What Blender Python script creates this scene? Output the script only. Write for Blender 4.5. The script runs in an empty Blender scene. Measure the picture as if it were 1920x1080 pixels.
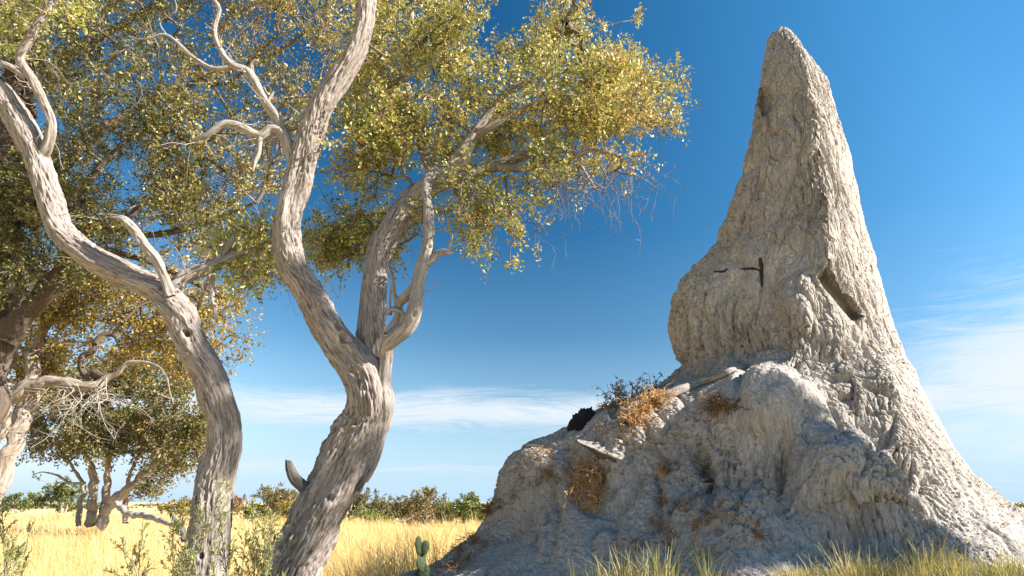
import bpy, math
import numpy as np
from mathutils import Vector

rad = math.radians
sc = bpy.context.scene
C = sc.collection

# ------------------------------------------------------------------ camera, sky, sun, exposure
EYE = 1.5
LENS = 25.0
F = 1920 * LENS / 36.0                 # focal length in pixels of the 1920 wide photograph
PITCH = math.atan(402 / F)
cam_data = bpy.data.cameras.new('camera')
cam_data.lens = LENS
cam_data.sensor_width = 36.0
cam_data.clip_start = 0.05
cam_data.clip_end = 20000
cam = bpy.data.objects.new('camera', cam_data)
C.objects.link(cam)
cam.location = (0, 0, EYE)
cam.rotation_euler = (math.pi / 2 + PITCH, 0, 0)
sc.camera = cam

SUN_AZ = rad(101)      # clockwise from the view direction (+Y)
SUN_EL = rad(33)
world = bpy.data.worlds.new('World')
sc.world = world
world.use_nodes = True
SKY_STRENGTH = 0.06

sun_data = bpy.data.lights.new('sun', 'SUN')
sun_data.energy = 5.0
sun_data.angle = rad(0.5)
sun_data.color = (1.0, 0.93, 0.82)
sun = bpy.data.objects.new('sun', sun_data)
C.objects.link(sun)
SUN_DIR = Vector((math.sin(SUN_AZ) * math.cos(SUN_EL), math.cos(SUN_AZ) * math.cos(SUN_EL), math.sin(SUN_EL)))
sun.rotation_euler = SUN_DIR.to_track_quat('Z', 'Y').to_euler()

vs = sc.view_settings
vs.view_transform = 'Standard'
vs.look = 'None'
vs.gamma = 1.0
vs.use_curve_mapping = False
vs.exposure = 1.62
sc.cycles.max_bounces = 6
sc.cycles.diffuse_bounces = 4
sc.cycles.glossy_bounces = 2
sc.cycles.transmission_bounces = 4
sc.cycles.transparent_max_bounces = 4


class NT:
    """small helper round a node tree"""
    def __init__(self, tree):
        self.t = tree
        tree.nodes.clear()

    def n(self, kind, **kw):
        node = self.t.nodes.new(kind)
        ins = kw.pop('ins', {})
        for k, v in kw.items():
            setattr(node, k, v)
        for k, v in ins.items():
            self.set(node.inputs[k], v)
        return node

    def set(self, sock, v):
        if hasattr(v, 'is_linked') or hasattr(v, 'links'):
            self.t.links.new(v, sock)
        else:
            sock.default_value = v

    def math(self, op, a, b=None, c=None, clamp=False):
        node = self.t.nodes.new('ShaderNodeMath')
        node.operation = op
        node.use_clamp = clamp
        for i, v in enumerate((a, b, c)):
            if v is not None:
                self.set(node.inputs[i], v)
        return node.outputs[0]

    def mix(self, fac, a, b, blend='MIX'):
        node = self.t.nodes.new('ShaderNodeMix')
        node.data_type = 'RGBA'
        node.blend_type = blend
        self.set(node.inputs[0], fac)
        self.set(node.inputs[6], a)
        self.set(node.inputs[7], b)
        return node.outputs[2]

    def ramp(self, fac, stops, interp='LINEAR'):
        node = self.t.nodes.new('ShaderNodeValToRGB')
        self.set(node.inputs[0], fac)
        cr = node.color_ramp
        cr.interpolation = interp
        while len(cr.elements) > 1:
            cr.elements.remove(cr.elements[-1])
        for i, (p, c) in enumerate(stops):
            e = cr.elements[0] if i == 0 else cr.elements.new(p)
            e.position = p
            e.color = (c[0], c[1], c[2], 1.0) if not isinstance(c, (int, float)) else (c, c, c, 1.0)
        return node.outputs[0]

    def noise(self, vec, scale, detail=4.0, rough=0.55, dist=0.0):
        node = self.t.nodes.new('ShaderNodeTexNoise')
        if vec is not None:
            self.set(node.inputs['Vector'], vec)
        node.inputs['Scale'].default_value = scale
        node.inputs['Detail'].default_value = detail
        node.inputs['Roughness'].default_value = rough
        node.inputs['Distortion'].default_value = dist
        return node.outputs[0]

    def vmul(self, vec, s):
        node = self.t.nodes.new('ShaderNodeVectorMath')
        node.operation = 'MULTIPLY'
        self.set(node.inputs[0], vec)
        node.inputs[1].default_value = s
        return node.outputs[0]


def build_world():
    g = NT(world.node_tree)
    out = g.n('ShaderNodeOutputWorld')
    bg = g.n('ShaderNodeBackground')
    bg.inputs['Strength'].default_value = SKY_STRENGTH
    sky = g.n('ShaderNodeTexSky', sky_type='NISHITA', sun_disc=False, sun_elevation=SUN_EL, sun_rotation=SUN_AZ,
              air_density=1.0, dust_density=0.0, ozone_density=1.6, altitude=900.0)
    hsv = g.n('ShaderNodeHueSaturation', ins={'Hue': 0.492, 'Saturation': 1.36, 'Value': 0.87, 'Color': sky.outputs[0]})
    tc = g.n('ShaderNodeTexCoord')
    # polarised blue: darkest a right angle away from the sun
    dt = g.n('ShaderNodeVectorMath', operation='DOT_PRODUCT', ins={0: tc.outputs['Generated'], 1: tuple(SUN_DIR)})
    cos2 = g.math('MULTIPLY', dt.outputs['Value'], dt.outputs['Value'])
    pol = g.math('DIVIDE', g.math('SUBTRACT', 1.0, cos2), g.math('ADD', 1.0, cos2))
    polf = g.math('MINIMUM', g.math('SUBTRACT', 2.42, g.math('MULTIPLY', pol, 1.78)), 1.5)
    pc = g.n('ShaderNodeCombineXYZ', ins={0: g.math('POWER', polf, 1.6), 1: polf, 2: g.math('POWER', polf, 0.8)})
    blue = g.mix(1.0, hsv.outputs[0], pc.outputs[0], 'MULTIPLY')
    hz = g.ramp(g.math('ABSOLUTE', g.n('ShaderNodeSeparateXYZ', ins={0: tc.outputs['Generated']}).outputs[2]), [(0.0, 1.0), (0.06, 0.8), (0.13, 0.36), (0.22, 0.1), (0.36, 0.0)])
    base = g.mix(hz, blue, (0.185 / SKY_STRENGTH, 0.26 / SKY_STRENGTH, 0.33 / SKY_STRENGTH, 1.0))
    sep = g.n('ShaderNodeSeparateXYZ', ins={0: tc.outputs['Generated']})
    x, y, z = sep.outputs
    az = g.math('ARCTAN2', x, y)
    el = g.math('ARCSINE', z)
    # cirrus: thin streaks that run along the horizon, thicker to the right of the view
    comb = g.n('ShaderNodeCombineXYZ', ins={0: g.math('MULTIPLY', az, 2.6), 1: g.math('ADD', g.math('MULTIPLY', el, 20.0), g.math('MULTIPLY', az, -1.1)), 2: 3.7})
    warp = g.noise(comb.outputs[0], 1.3, 3.0, 0.5)
    comb2 = g.n('ShaderNodeCombineXYZ', ins={0: g.math('MULTIPLY', az, 2.6), 1: g.math('ADD', g.math('MULTIPLY', el, 24.0), g.math('MULTIPLY', warp, 2.0)), 2: 1.3})
    streak = g.noise(comb2.outputs[0], 1.6, 8.0, 0.62, 0.25)
    fine = g.noise(g.vmul(comb2.outputs[0], (2.2, 5.0, 1.0)), 2.4, 6.0, 0.65)
    streak = g.math('ADD', g.math('MULTIPLY', streak, 0.6), g.math('MULTIPLY', fine, 0.4))

    def gauss(v, c, w):
        d = g.math('DIVIDE', g.math('SUBTRACT', v, c), w)
        return g.math('POWER', math.e, g.math('MULTIPLY', g.math('MULTIPLY', d, d), -1.0))
    band = gauss(el, rad(7.0), rad(1.9))
    band2 = g.math('MULTIPLY', gauss(el, rad(2.6), rad(0.7)), 0.55)
    azr = g.math('ABSOLUTE', g.math('SUBTRACT', az, rad(50)))
    right = g.math('MULTIPLY', gauss(azr, 0.0, rad(24)), gauss(el, rad(7.5), rad(6.5)))
    cover = g.math('MAXIMUM', g.math('MAXIMUM', g.math('MULTIPLY', band, 0.95), band2), g.math('MULTIPLY', right, 1.45))
    dens = g.math('MULTIPLY', g.math('SUBTRACT', g.math('ADD', streak, g.math('MULTIPLY', cover, 0.34)), 0.60), 4.4, clamp=True)
    dens = g.math('MULTIPLY', dens, cover, clamp=True)
    dens = g.math('MULTIPLY', dens, 0.97)
    cloud = (0.285 / SKY_STRENGTH, 0.31 / SKY_STRENGTH, 0.335 / SKY_STRENGTH, 1.0)
    col = g.mix(dens, base, cloud)
    g.set(bg.inputs['Color'], col)
    g.t.links.new(bg.outputs[0], out.inputs[0])


build_world()

# ------------------------------------------------------------------ helpers
rng = np.random.default_rng(11)
CP, SP = math.cos(PITCH), math.sin(PITCH)


def P(px, py, Y):
    """world point at distance Y (along +Y) that stands at this place of the photograph"""
    x = (px - 960) / F
    v = (540 - py) / F
    fwd = CP - v * SP
    up = v * CP + SP
    t = Y / fwd
    return np.array([x * t, Y, EYE + up * t])


def depth_scale(py, Y):
    v = (540 - py) / F
    return Y / (CP - v * SP) / F          # metres for one photograph pixel there


def project(p):
    d = p - np.array([0, 0, EYE])
    zc = d[..., 1] * CP + d[..., 2] * SP
    yc = -d[..., 1] * SP + d[..., 2] * CP
    return 960 + F * d[..., 0] / zc, 540 - F * yc / zc, zc


def smooth(a, b, x):
    t = np.clip((x - a) / (b - a), 0, 1)
    return t * t * (3 - 2 * t)


_perm = np.random.default_rng(3).permutation(256)
_perm = np.concatenate([_perm, _perm, _perm])
_grad = np.random.default_rng(5).normal(size=(256, 3))
_grad /= np.linalg.norm(_grad, axis=1)[:, None]
_grad = _grad.astype(np.float32)


def noise3(p):
    """gradient noise, about -0.6 .. 0.6, for an (n,3) array"""
    p = np.asarray(p, dtype=np.float32)
    i = np.floor(p).astype(np.int64)
    f = p - i
    i &= 255
    u = f * f * f * (f * (f * 6 - 15) + 10)
    res = 0
    for dx in (0, 1):
        wx = u[:, 0] if dx else 1 - u[:, 0]
        for dy in (0, 1):
            wy = u[:, 1] if dy else 1 - u[:, 1]
            for dz in (0, 1):
                wz = u[:, 2] if dz else 1 - u[:, 2]
                h = _perm[_perm[_perm[i[:, 0] + dx] + i[:, 1] + dy] + i[:, 2] + dz]
                gv = _grad[h]
                dot = gv[:, 0] * (f[:, 0] - dx) + gv[:, 1] * (f[:, 1] - dy) + gv[:, 2] * (f[:, 2] - dz)
                res = res + wx * wy * wz * dot
    return res


def fbm(p, octaves=4, gain=0.5, lac=2.03):
    a, s, r = 1.0, 1.0, 0
    for k in range(octaves):
        r = r + a * noise3(p * s + 17.3 * k)
        a *= gain
        s *= lac
    return r


def tag(o, label=None, cat=None, group=None, kind=None):
    if label: o['label'] = label
    if cat: o['category'] = cat
    if group: o['group'] = group
    if kind: o['kind'] = kind
    return o


def empty(name, loc, label=None, cat=None, group=None):
    o = bpy.data.objects.new(name, None)
    C.objects.link(o)
    o.location = tuple(float(v) for v in loc)
    o.empty_display_size = 0.2
    return tag(o, label, cat, group)


def mesh_obj(name, verts, faces, mat, parent=None, smooth_shade=True, attrs=None):
    """verts (n,3), faces: list of (m,k) arrays; attrs {name: (n,) or (n,3)}"""
    verts = np.asarray(verts, dtype=np.float32)
    if parent is not None:
        verts = verts - np.array(parent_origin(parent), dtype=np.float32)
    if not isinstance(faces, list):
        faces = [faces]
    me = bpy.data.meshes.new(name)
    me.vertices.add(len(verts))
    me.vertices.foreach_set('co', verts.ravel())
    idx = np.concatenate([f.ravel() for f in faces]).astype(np.int32)
    tot = np.concatenate([np.full(len(f), f.shape[1]) for f in faces]).astype(np.int32)
    start = np.concatenate([[0], np.cumsum(tot)[:-1]]).astype(np.int32)
    me.loops.add(len(idx))
    me.loops.foreach_set('vertex_index', idx)
    me.polygons.add(len(tot))
    me.polygons.foreach_set('loop_start', start)
    me.polygons.foreach_set('loop_total', tot)
    me.polygons.foreach_set('use_smooth', np.full(len(tot), smooth_shade))
    me.update(calc_edges=True)
    for k, v in (attrs or {}).items():
        v = np.asarray(v, dtype=np.float32)
        if v.ndim == 1:
            a = me.attributes.new(k, 'FLOAT', 'POINT')
            a.data.foreach_set('value', v)
        else:
            a = me.attributes.new(k, 'FLOAT_VECTOR', 'POINT')
            a.data.foreach_set('vector', v.ravel())
    me.materials.append(mat)
    o = bpy.data.objects.new(name, me)
    C.objects.link(o)
    if parent is not None:
        o.parent = parent
    return o


def parent_origin(o):
    v = Vector((0, 0, 0))
    while o is not None:
        v += o.location
        o = o.parent
    return tuple(v)


class Acc:
    """collects many small pieces of geometry for one mesh"""
    def __init__(self):
        self.v, self.q, self.t, self.a, self.n = [], [], [], [], 0

    def add(self, v, q=None, t=None, a=0.0):
        v = np.asarray(v, dtype=np.float32).reshape(-1, 3)
        self.v.append(v)
        if q is not None and len(q): self.q.append(np.asarray(q) + self.n)
        if t is not None and len(t): self.t.append(np.asarray(t) + self.n)
        self.a.append(np.broadcast_to(np.asarray(a, dtype=np.float32), (len(v),)) if np.ndim(a) == 0 else np.asarray(a, dtype=np.float32))
        self.n += len(v)

    def build(self, name, mat, parent=None, smooth_shade=True, attr='var'):
        fs = []
        if self.q: fs.append(np.concatenate(self.q))
        if self.t: fs.append(np.concatenate(self.t))
        return mesh_obj(name, np.concatenate(self.v), fs, mat, parent, smooth_shade, {attr: np.concatenate(self.a)})


def catmull(pts, n):
    """resample control rows (k,d) evenly with a centripetal-looking cubic"""
    pts = np.asarray(pts, dtype=float)
    k = len(pts)
    ext = np.vstack([2 * pts[0] - pts[1], pts, 2 * pts[-1] - pts[-2]])
    seg = np.linalg.norm(np.diff(pts[:, :3], axis=0), axis=1)
    cum = np.concatenate([[0], np.cumsum(seg)])
    s = np.linspace(0, cum[-1], n)
    i = np.clip(np.searchsorted(cum, s, side='right') - 1, 0, k - 2)
    t = ((s - cum[i]) / np.maximum(seg[i], 1e-9))[:, None]
    p0, p1, p2, p3 = ext[i], ext[i + 1], ext[i + 2], ext[i + 3]
    return 0.5 * (2 * p1 + (p2 - p0) * t + (2 * p0 - 5 * p1 + 4 * p2 - p3) * t * t + (3 * p1 - p0 - 3 * p2 + p3) * t ** 3), s


def frames(c):
    """tangent, normal, binormal along a curve by parallel transport"""
    T = np.gradient(c, axis=0)
    T /= np.maximum(np.linalg.norm(T, axis=1)[:, None], 1e-9)
    N = np.zeros_like(T)
    a = np.array([0, -1.0, 0]) if abs(T[0, 1]) < 0.9 else np.array([1.0, 0, 0])
    n = a - T[0] * a.dot(T[0])
    N[0] = n / np.linalg.norm(n)
    for k in range(1, len(T)):
        n = N[k - 1] - T[k] * N[k - 1].dot(T[k])
        N[k] = n / max(np.linalg.norm(n), 1e-9)
    return T, N, np.cross(T, N)


def tube(ctrl, around, step, seed=0.0, bark=1.0, lump=1.0, knots=(), cap=True, jag=0.0, kink=1.0):
    """bark covered limb: ctrl rows (x,y,z,r). Returns verts, faces, bark coordinate"""
    L = np.linalg.norm(np.diff(np.asarray(ctrl)[:, :3], axis=0), axis=1).sum()
    n = max(8, int(L / step))
    cr, s = catmull(ctrl, n)
    c, r = cr[:, :3], np.maximum(cr[:, 3], 0.0015)
    c = c + (r * kink)[:, None] * np.stack([noise3(np.stack([s * f_ + seed, np.full(n, k_ * 9.1), np.zeros(n)], 1)) for k_, f_ in ((1, 3.1), (2, 2.7), (3, 3.4))], 1)
    T, N, B = frames(c)
    th = np.linspace(0, 2 * np.pi, around, endpoint=False)
    S, TH = np.meshgrid(s, th, indexing='ij')
    R = np.repeat(r[:, None], around, 1)
    tw = TH + 0.55 * np.sin(S * 1.1 + seed) + 0.35 * S
    cx, sx = np.cos(tw), np.sin(tw)
    fl = lambda *a: np.stack([np.asarray(v).ravel() for v in a], 1)
    # slow swellings and flutes
    d = lump * R * 0.30 * fbm(fl(S * 1.6 + seed, cx * 0.85, sx * 0.85), 3).reshape(S.shape)
    d += lump * R * 0.20 * noise3(fl(S * 0.5 + seed * 2, np.cos(tw) * 1.6, np.sin(tw) * 1.6)).reshape(S.shape)
    if bark:
        q = fl(S * 4.5 + seed, cx * R * 32, sx * R * 32)
        rid = np.abs(noise3(q)) * 2.0
        q2 = fl(S * 9.0 + seed, cx * R * 70, sx * R * 70)
        rid2 = np.abs(noise3(q2)) * 2.0
        q3 = fl(S * 26.0, cx * R * 75 + seed, sx * R * 75)
        amp = 0.0155 * bark * np.clip(R / 0.14, 0.3, 1.5)
        patch = np.clip(0.75 + 1.3 * noise3(fl(S * 2.3 + 7 + seed, cx * 1.4, sx * 1.4)), 0.35, 1.5).reshape(S.shape)
        d += amp * patch * (rid.reshape(S.shape) * 1.15 + rid2.reshape(S.shape) * 1.15 + noise3(q3).reshape(S.shape) * 0.9 - 1.15)
    for (ks, kth, kr, kd, ring) in knots:
        dth = (TH - kth + np.pi) % (2 * np.pi) - np.pi
        dd = np.sqrt(((S - ks)) ** 2 + (dth * R * 1.15) ** 2) / kr
        d += ring * np.exp(-((dd - 1.15) / 0.35) ** 2) - kd * np.exp(-(dd / 0.62) ** 4)
    R2 = np.maximum(R + d, R * 0.25)
    V = c[:, None, :] + R2[..., None] * (np.cos(TH)[..., None] * N[:, None, :] + np.sin(TH)[..., None] * B[:, None, :])
    if jag:
        e = smooth(s[-1] - jag * 2.2, s[-1], S)
        V = V + (e * jag * 2.2 * noise3(fl(np.zeros_like(S) + seed, cx * 2.4, sx * 2.4)).reshape(S.shape))[..., None] * T[:, None, :]
    i = np.arange(n - 1)[:, None] * around + np.arange(around)[None, :]
    j = np.arange(n - 1)[:, None] * around + (np.arange(around)[None, :] + 1) % around
    quads = np.stack([i, j, j + around, i + around], -1).reshape(-1, 4)
    verts = V.reshape(-1, 3)
    bk = fl(S, np.cos(tw) * R, np.sin(tw) * R)
    tris = None
    if cap:
        tip = c[-1] + T[-1] * r[-1] * 0.5
        verts = np.vstack([verts, tip])
        bk = np.vstack([bk, [s[-1], 0, 0]])
        last = (n - 1) * around + np.arange(around)
        nxt = (n - 1) * around + (np.arange(around) + 1) % around
        tris = np.stack([last, nxt, np.full(around, len(verts) - 1)], 1)
    return verts, quads, tris, bk


def limb(name, ctrl, around, step, mat, parent, **kw):
    v, q, t, bk = tube(ctrl, around, step, **kw)
    fs = [q] if t is None else [q, t]
    return mesh_obj(name, v, fs, mat, parent, True, {'bark': bk + kw.get('seed', 0.0)})


def path(rows):
    """rows (px, py, Y, width in pixels) -> control rows (x,y,z,r)"""
    out = []
    for px, py, Y, w in rows:
        p = P(px, py, Y)
        out.append([p[0], p[1], p[2], 0.5 * w * depth_scale(py, Y)])
    return np.array(out)


def sticks(acc, A, B, ra, rb, sides=4, var=0.0):
    """many straight frustums at once, (n,3) ends"""
    A, B = np.asarray(A, float), np.asarray(B, float)
    n = len(A)
    if n == 0: return
    d = B - A
    L = np.maximum(np.linalg.norm(d, axis=1), 1e-6)[:, None]
    d = d / L
    up = np.where(np.abs(d[:, 2:3]) < 0.9, np.array([[0, 0, 1.0]]), np.array([[1.0, 0, 0]]))
    u = np.cross(d, up); u /= np.linalg.norm(u, axis=1)[:, None]
    w = np.cross(d, u)
    th = np.linspace(0, 2 * np.pi, sides, endpoint=False)
    ring = np.cos(th)[None, :, None] * u[:, None, :] + np.sin(th)[None, :, None] * w[:, None, :]
    ra = np.broadcast_to(np.asarray(ra, float), (n,)); rb = np.broadcast_to(np.asarray(rb, float), (n,))
    V = np.concatenate([A[:, None, :] + ring * ra[:, None, None], B[:, None, :] + ring * rb[:, None, None]], 1)
    k = np.arange(sides); k2 = (k + 1) % sides
    q = np.stack([k, k2, k2 + sides, k + sides], 1)
    Q = (np.arange(n)[:, None, None] * 2 * sides + q[None]).reshape(-1, 4)
    va = np.repeat(np.broadcast_to(np.asarray(var, float), (n,)), 2 * sides)
    acc.add(V, q=Q, a=va)


def unit(v):
    return v / np.maximum(np.linalg.norm(v, axis=-1, keepdims=True), 1e-9)


def leaves(acc, pos, direction, L, W, var, fold=0.25, upbias=0.5):
    """leaf faces, folded along the midrib: pos (n,3), direction (n,3)"""
    n = len(pos)
    d = unit(direction)
    nr = unit(rng.normal(size=(n, 3)) + np.array([0, 0, upbias]))
    side = unit(np.cross(d, nr))
    nn = np.cross(side, d)
    L = np.broadcast_to(L, (n,))[:, None]; W = np.broadcast_to(W, (n,))[:, None]
    a = pos
    b = pos + d * L * 0.5 + side * W * 0.5 + nn * W * fold
    c = pos + d * L
    e = pos + d * L * 0.5 - side * W * 0.5 + nn * W * fold
    V = np.stack([a, b, c, e], 1)
    q = np.arange(n)[:, None] * 4 + np.array([[0, 1, 2, 3]])
    acc.add(V, q=q, a=np.repeat(var, 4))


def blades(acc, base, height, lean_dir, lean, width, var, segs=3):
    """curved tapering grass blades"""
    n = len(base)
    side = np.stack([-lean_dir[:, 1], lean_dir[:, 0], np.zeros(n)], 1)
    yaw = rng.uniform(0, np.pi, n)
    side = np.stack([np.cos(yaw), np.sin(yaw), np.zeros(n)], 1)
    rows = []
    for k in range(segs + 1):
        t = k / segs
        c = base + np.stack([lean_dir[:, 0] * lean * t ** 2 * height, lean_dir[:, 1] * lean * t ** 2 * height, height * (t - 0.28 * np.minimum(lean, 1.4) * t ** 2.4)], 1)
        w = width * (1 - t ** 1.6) * 0.5 + 0.0006
        rows.append(c - side * w[:, None])
        rows.append(c + side * w[:, None])
    V = np.stack(rows, 1)
    m = 2 * (segs + 1)
    q = np.array([[2 * k, 2 * k + 1, 2 * k + 3, 2 * k + 2] for k in range(segs)])
    Q = (np.arange(n)[:, None, None] * m + q[None]).reshape(-1, 4)
    acc.add(V, q=Q, a=np.repeat(var, m))


def in_poly(px, py, poly):
    poly = np.asarray(poly, float)
    x, y = poly[:, 0], poly[:, 1]
    inside = np.zeros(len(px), bool)
    j = len(poly) - 1
    for i in range(len(poly)):
        cond = ((y[i] > py) != (y[j] > py)) & (px < (x[j] - x[i]) * (py - y[i]) / (y[j] - y[i] + 1e-12) + x[i])
        inside ^= cond
        j = i
    return inside


# ------------------------------------------------------------------ materials
def principled(g, color, rough=0.9, bump=None, bump_dist=0.02, bump_str=1.0, spec=0.2):
    out = g.n('ShaderNodeOutputMaterial')
    b = g.n('ShaderNodeBsdfPrincipled')
    g.set(b.inputs['Base Color'], color)
    g.set(b.inputs['Roughness'], rough)
    b.inputs['Specular IOR Level'].default_value = spec
    if bump is not None:
        bn = g.n('ShaderNodeBump')
        bn.inputs['Strength'].default_value = bump_str
        bn.inputs['Distance'].default_value = bump_dist
        g.set(bn.inputs['Height'], bump)
        g.t.links.new(bn.outputs[0], b.inputs['Normal'])
    g.t.links.new(b.outputs[0], out.inputs[0])
    return b, out


def new_mat(name):
    m = bpy.data.materials.new(name)
    m.use_nodes = True
    return m, NT(m.node_tree)


def mat_clay():
    m, g = new_mat('termite_clay')
    co = g.n('ShaderNodeTexCoord').outputs['Object']
    big = g.noise(co, 0.9, 5, 0.6)
    mid = g.noise(co, 6.0, 6, 0.65)
    col = g.ramp(big, [(0.3, (0.35, 0.312, 0.28)), (0.5, (0.465, 0.423, 0.384)), (0.7, (0.55, 0.507, 0.464))])
    col = g.mix(g.ramp(mid, [(0.35, 0.0), (0.7, 0.55)]), col, (0.315, 0.28, 0.252, 1))
    stain = g.noise(g.vmul(co, (2.2, 2.2, 0.9)), 1.6, 5, 0.65, 0.4)
    col = g.mix(g.ramp(stain, [(0.56, 0.0), (0.72, 0.5)]), col, (0.255, 0.21, 0.17, 1))
    zz = g.n('ShaderNodeSeparateXYZ', ins={0: co}).outputs[2]
    low = g.ramp(g.math('ADD', g.math('MULTIPLY', zz, 0.33), g.math('MULTIPLY', big, 0.5)), [(0.35, 1.0), (0.85, 0.0)])
    col = g.mix(g.math('MULTIPLY', low, 0.6), col, (0.365, 0.35, 0.335, 1))
    v = g.n('ShaderNodeTexVoronoi', ins={'Vector': co, 'Scale': 55.0}).outputs['Distance']
    h = g.math('ADD', g.math('MULTIPLY', g.noise(co, 70.0, 5, 0.7), 1.0), g.math('MULTIPLY', v, 0.5))
    h = g.math('ADD', h, g.math('MULTIPLY', g.noise(co, 24.0, 5, 0.65), 1.2))
    cv = g.math('ABSOLUTE', g.math('SUBTRACT', g.noise(g.vmul(co, (30.0, 30.0, 9.0)), 1.0, 3, 0.6, 0.6), 0.5))
    h = g.math('ADD', h, g.math('MULTIPLY', g.math('MINIMUM', cv, 0.06), 16.0))
    principled(g, col, 0.97, h, 0.008, 0.9, 0.1)
    return m


def mat_bark(name, pale, mid, dark, stretch=1.0, grain=1.0):
    m, g = new_mat(name)
    bk = g.n('ShaderNodeAttribute', attribute_name='bark').outputs['Vector']
    long_ = g.vmul(bk, (9.0, 72.0, 72.0))
    n1 = g.noise(long_, 1.0 * grain, 6, 0.65, 0.3)
    n2 = g.noise(g.vmul(bk, (2.2, 7.0, 7.0)), 1.0, 4, 0.6)
    n3 = g.noise(g.vmul(bk, (30.0, 170.0, 170.0)), 1.0, 4, 0.7)
    col = g.ramp(g.math('ADD', g.math('MULTIPLY', n1, 0.65), g.math('MULTIPLY', n3, 0.35)), [(0.385, dark), (0.465, mid), (0.58, pale)])
    col = g.mix(g.ramp(n2, [(0.42, 0.0), (0.68, 0.55)]), col, (mid[0], mid[1], mid[2], 1))
    h = g.math('ADD', g.math('MULTIPLY', n1, 1.0), g.math('MULTIPLY', n3, 0.8))
    principled(g, col, 0.92, h, 0.008, 1.0, 0.12)
    return m


def mat_leaf(name, stops, trans=0.24, rough=0.42):
    m, g = new_mat(name)
    var = g.n('ShaderNodeAttribute', attribute_name='var').outputs['Fac']
    col = g.ramp(var, stops)
    out = g.n('ShaderNodeOutputMaterial')
    b = g.n('ShaderNodeBsdfPrincipled', ins={'Base Color': col, 'Roughness': rough})
    b.inputs['Specular IOR Level'].default_value = 0.5
    tr = g.n('ShaderNodeBsdfTranslucent', ins={'Color': g.mix(0.5, col, (1.0, 0.92, 0.45, 1), 'MULTIPLY')})
    mx = g.n('ShaderNodeMixShader', ins={0: trans})
    g.t.links.new(b.outputs[0], mx.inputs[1])
    g.t.links.new(tr.outputs[0], mx.inputs[2])
    g.t.links.new(mx.outputs[0], out.inputs[0])
    return m


def mat_var(name, stops, rough=0.85, bump_scale=None):
    m, g = new_mat(name)
    var = g.n('ShaderNodeAttribute', attribute_name='var').outputs['Fac']
    col = g.ramp(var, stops)
    h = None
    if bump_scale:
        co = g.n('ShaderNodeTexCoord').outputs['Object']
        h = g.noise(co, bump_scale, 5, 0.65)
        col = g.mix(g.ramp(h, [(0.4, 0.0), (0.7, 0.5)]), col, (0.08, 0.07, 0.06, 1), 'MULTIPLY')
    principled(g, col, rough, h, 0.01, 0.8, 0.15)
    return m


def mat_ground():
    m, g = new_mat('savanna_soil')
    co = g.n('ShaderNodeTexCoord').outputs['Object']
    n1 = g.noise(co, 0.35, 6, 0.65)
    n2 = g.noise(co, 7.0, 6, 0.7)
    n3 = g.noise(g.vmul(co, (0.35, 0.05, 1.0)), 1.0, 6, 0.6)
    straw = g.ramp(n2, [(0.3, (0.50, 0.38, 0.18)), (0.55, (0.62, 0.49, 0.26)), (0.75, (0.70, 0.59, 0.36))])
    straw = g.mix(g.ramp(n1, [(0.45, 0.0), (0.7, 0.4)]), straw, (0.40, 0.33, 0.11, 1))
    straw = g.mix(g.ramp(n3, [(0.5, 0.0), (0.68, 0.5)]), straw, (0.56, 0.36, 0.15, 1))
    soil = g.ramp(n2, [(0.3, (0.20, 0.17, 0.145)), (0.7, (0.36, 0.32, 0.28))])
    bare = g.n('ShaderNodeAttribute', attribute_name='bare').outputs['Fac']
    f = g.ramp(g.math('ADD', bare, g.math('MULTIPLY', g.math('SUBTRACT', n2, 0.5), 0.5)), [(0.4, 0.0), (0.6, 1.0)])
    col = g.mix(f, straw, soil)
    principled(g, col, 0.95, n2, 0.05, 0.7, 0.1)
    return m


M_CLAY = mat_clay()
M_BARK = mat_bark('pale_bark', (0.41, 0.362, 0.335), (0.235, 0.198, 0.178), (0.042, 0.034, 0.03))
M_BARK_SHADED = mat_bark('shade_darkened_bark', (0.15, 0.118, 0.095), (0.09, 0.07, 0.056), (0.03, 0.025, 0.021))  # bark colour darkened to stand in for the shade on this wood
M_BARK_FAR = mat_bark('weathered_bark', (0.42, 0.36, 0.31), (0.28, 0.235, 0.20), (0.09, 0.072, 0.06), grain=0.5)
M_DEAD = mat_bark('bleached_wood', (0.41, 0.37, 0.34), (0.27, 0.238, 0.216), (0.075, 0.062, 0.053))
M_CHAR = mat_bark('charred_wood', (0.075, 0.07, 0.068), (0.035, 0.033, 0.034), (0.012, 0.012, 0.012))
M_STUB = mat_bark('dark_dead_wood', (0.17, 0.155, 0.14), (0.095, 0.085, 0.078), (0.03, 0.027, 0.025))
M_TWIG = mat_var('twig_bark', [(0, (0.13, 0.105, 0.085)), (0.5, (0.25, 0.215, 0.185)), (1, (0.42, 0.375, 0.33))])
M_LEAF_GOLD = mat_leaf('golden_leaf', [(0.0, (0.10, 0.13, 0.025)), (0.3, (0.25, 0.28, 0.05)), (0.55, (0.46, 0.44, 0.12)), (0.8, (0.64, 0.54, 0.20)), (0.93, (0.56, 0.34, 0.12)), (1.0, (0.34, 0.17, 0.07))])
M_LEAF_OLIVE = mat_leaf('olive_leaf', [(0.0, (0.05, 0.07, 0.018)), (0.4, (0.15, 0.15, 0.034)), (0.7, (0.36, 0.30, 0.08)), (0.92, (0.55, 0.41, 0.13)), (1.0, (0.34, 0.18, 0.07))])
M_LEAF_YELLOW = mat_leaf('yellow_leaf', [(0.0, (0.14, 0.12, 0.025)), (0.4, (0.31, 0.23, 0.04)), (0.8, (0.46, 0.32, 0.06)), (1.0, (0.34, 0.17, 0.04))])
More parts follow.
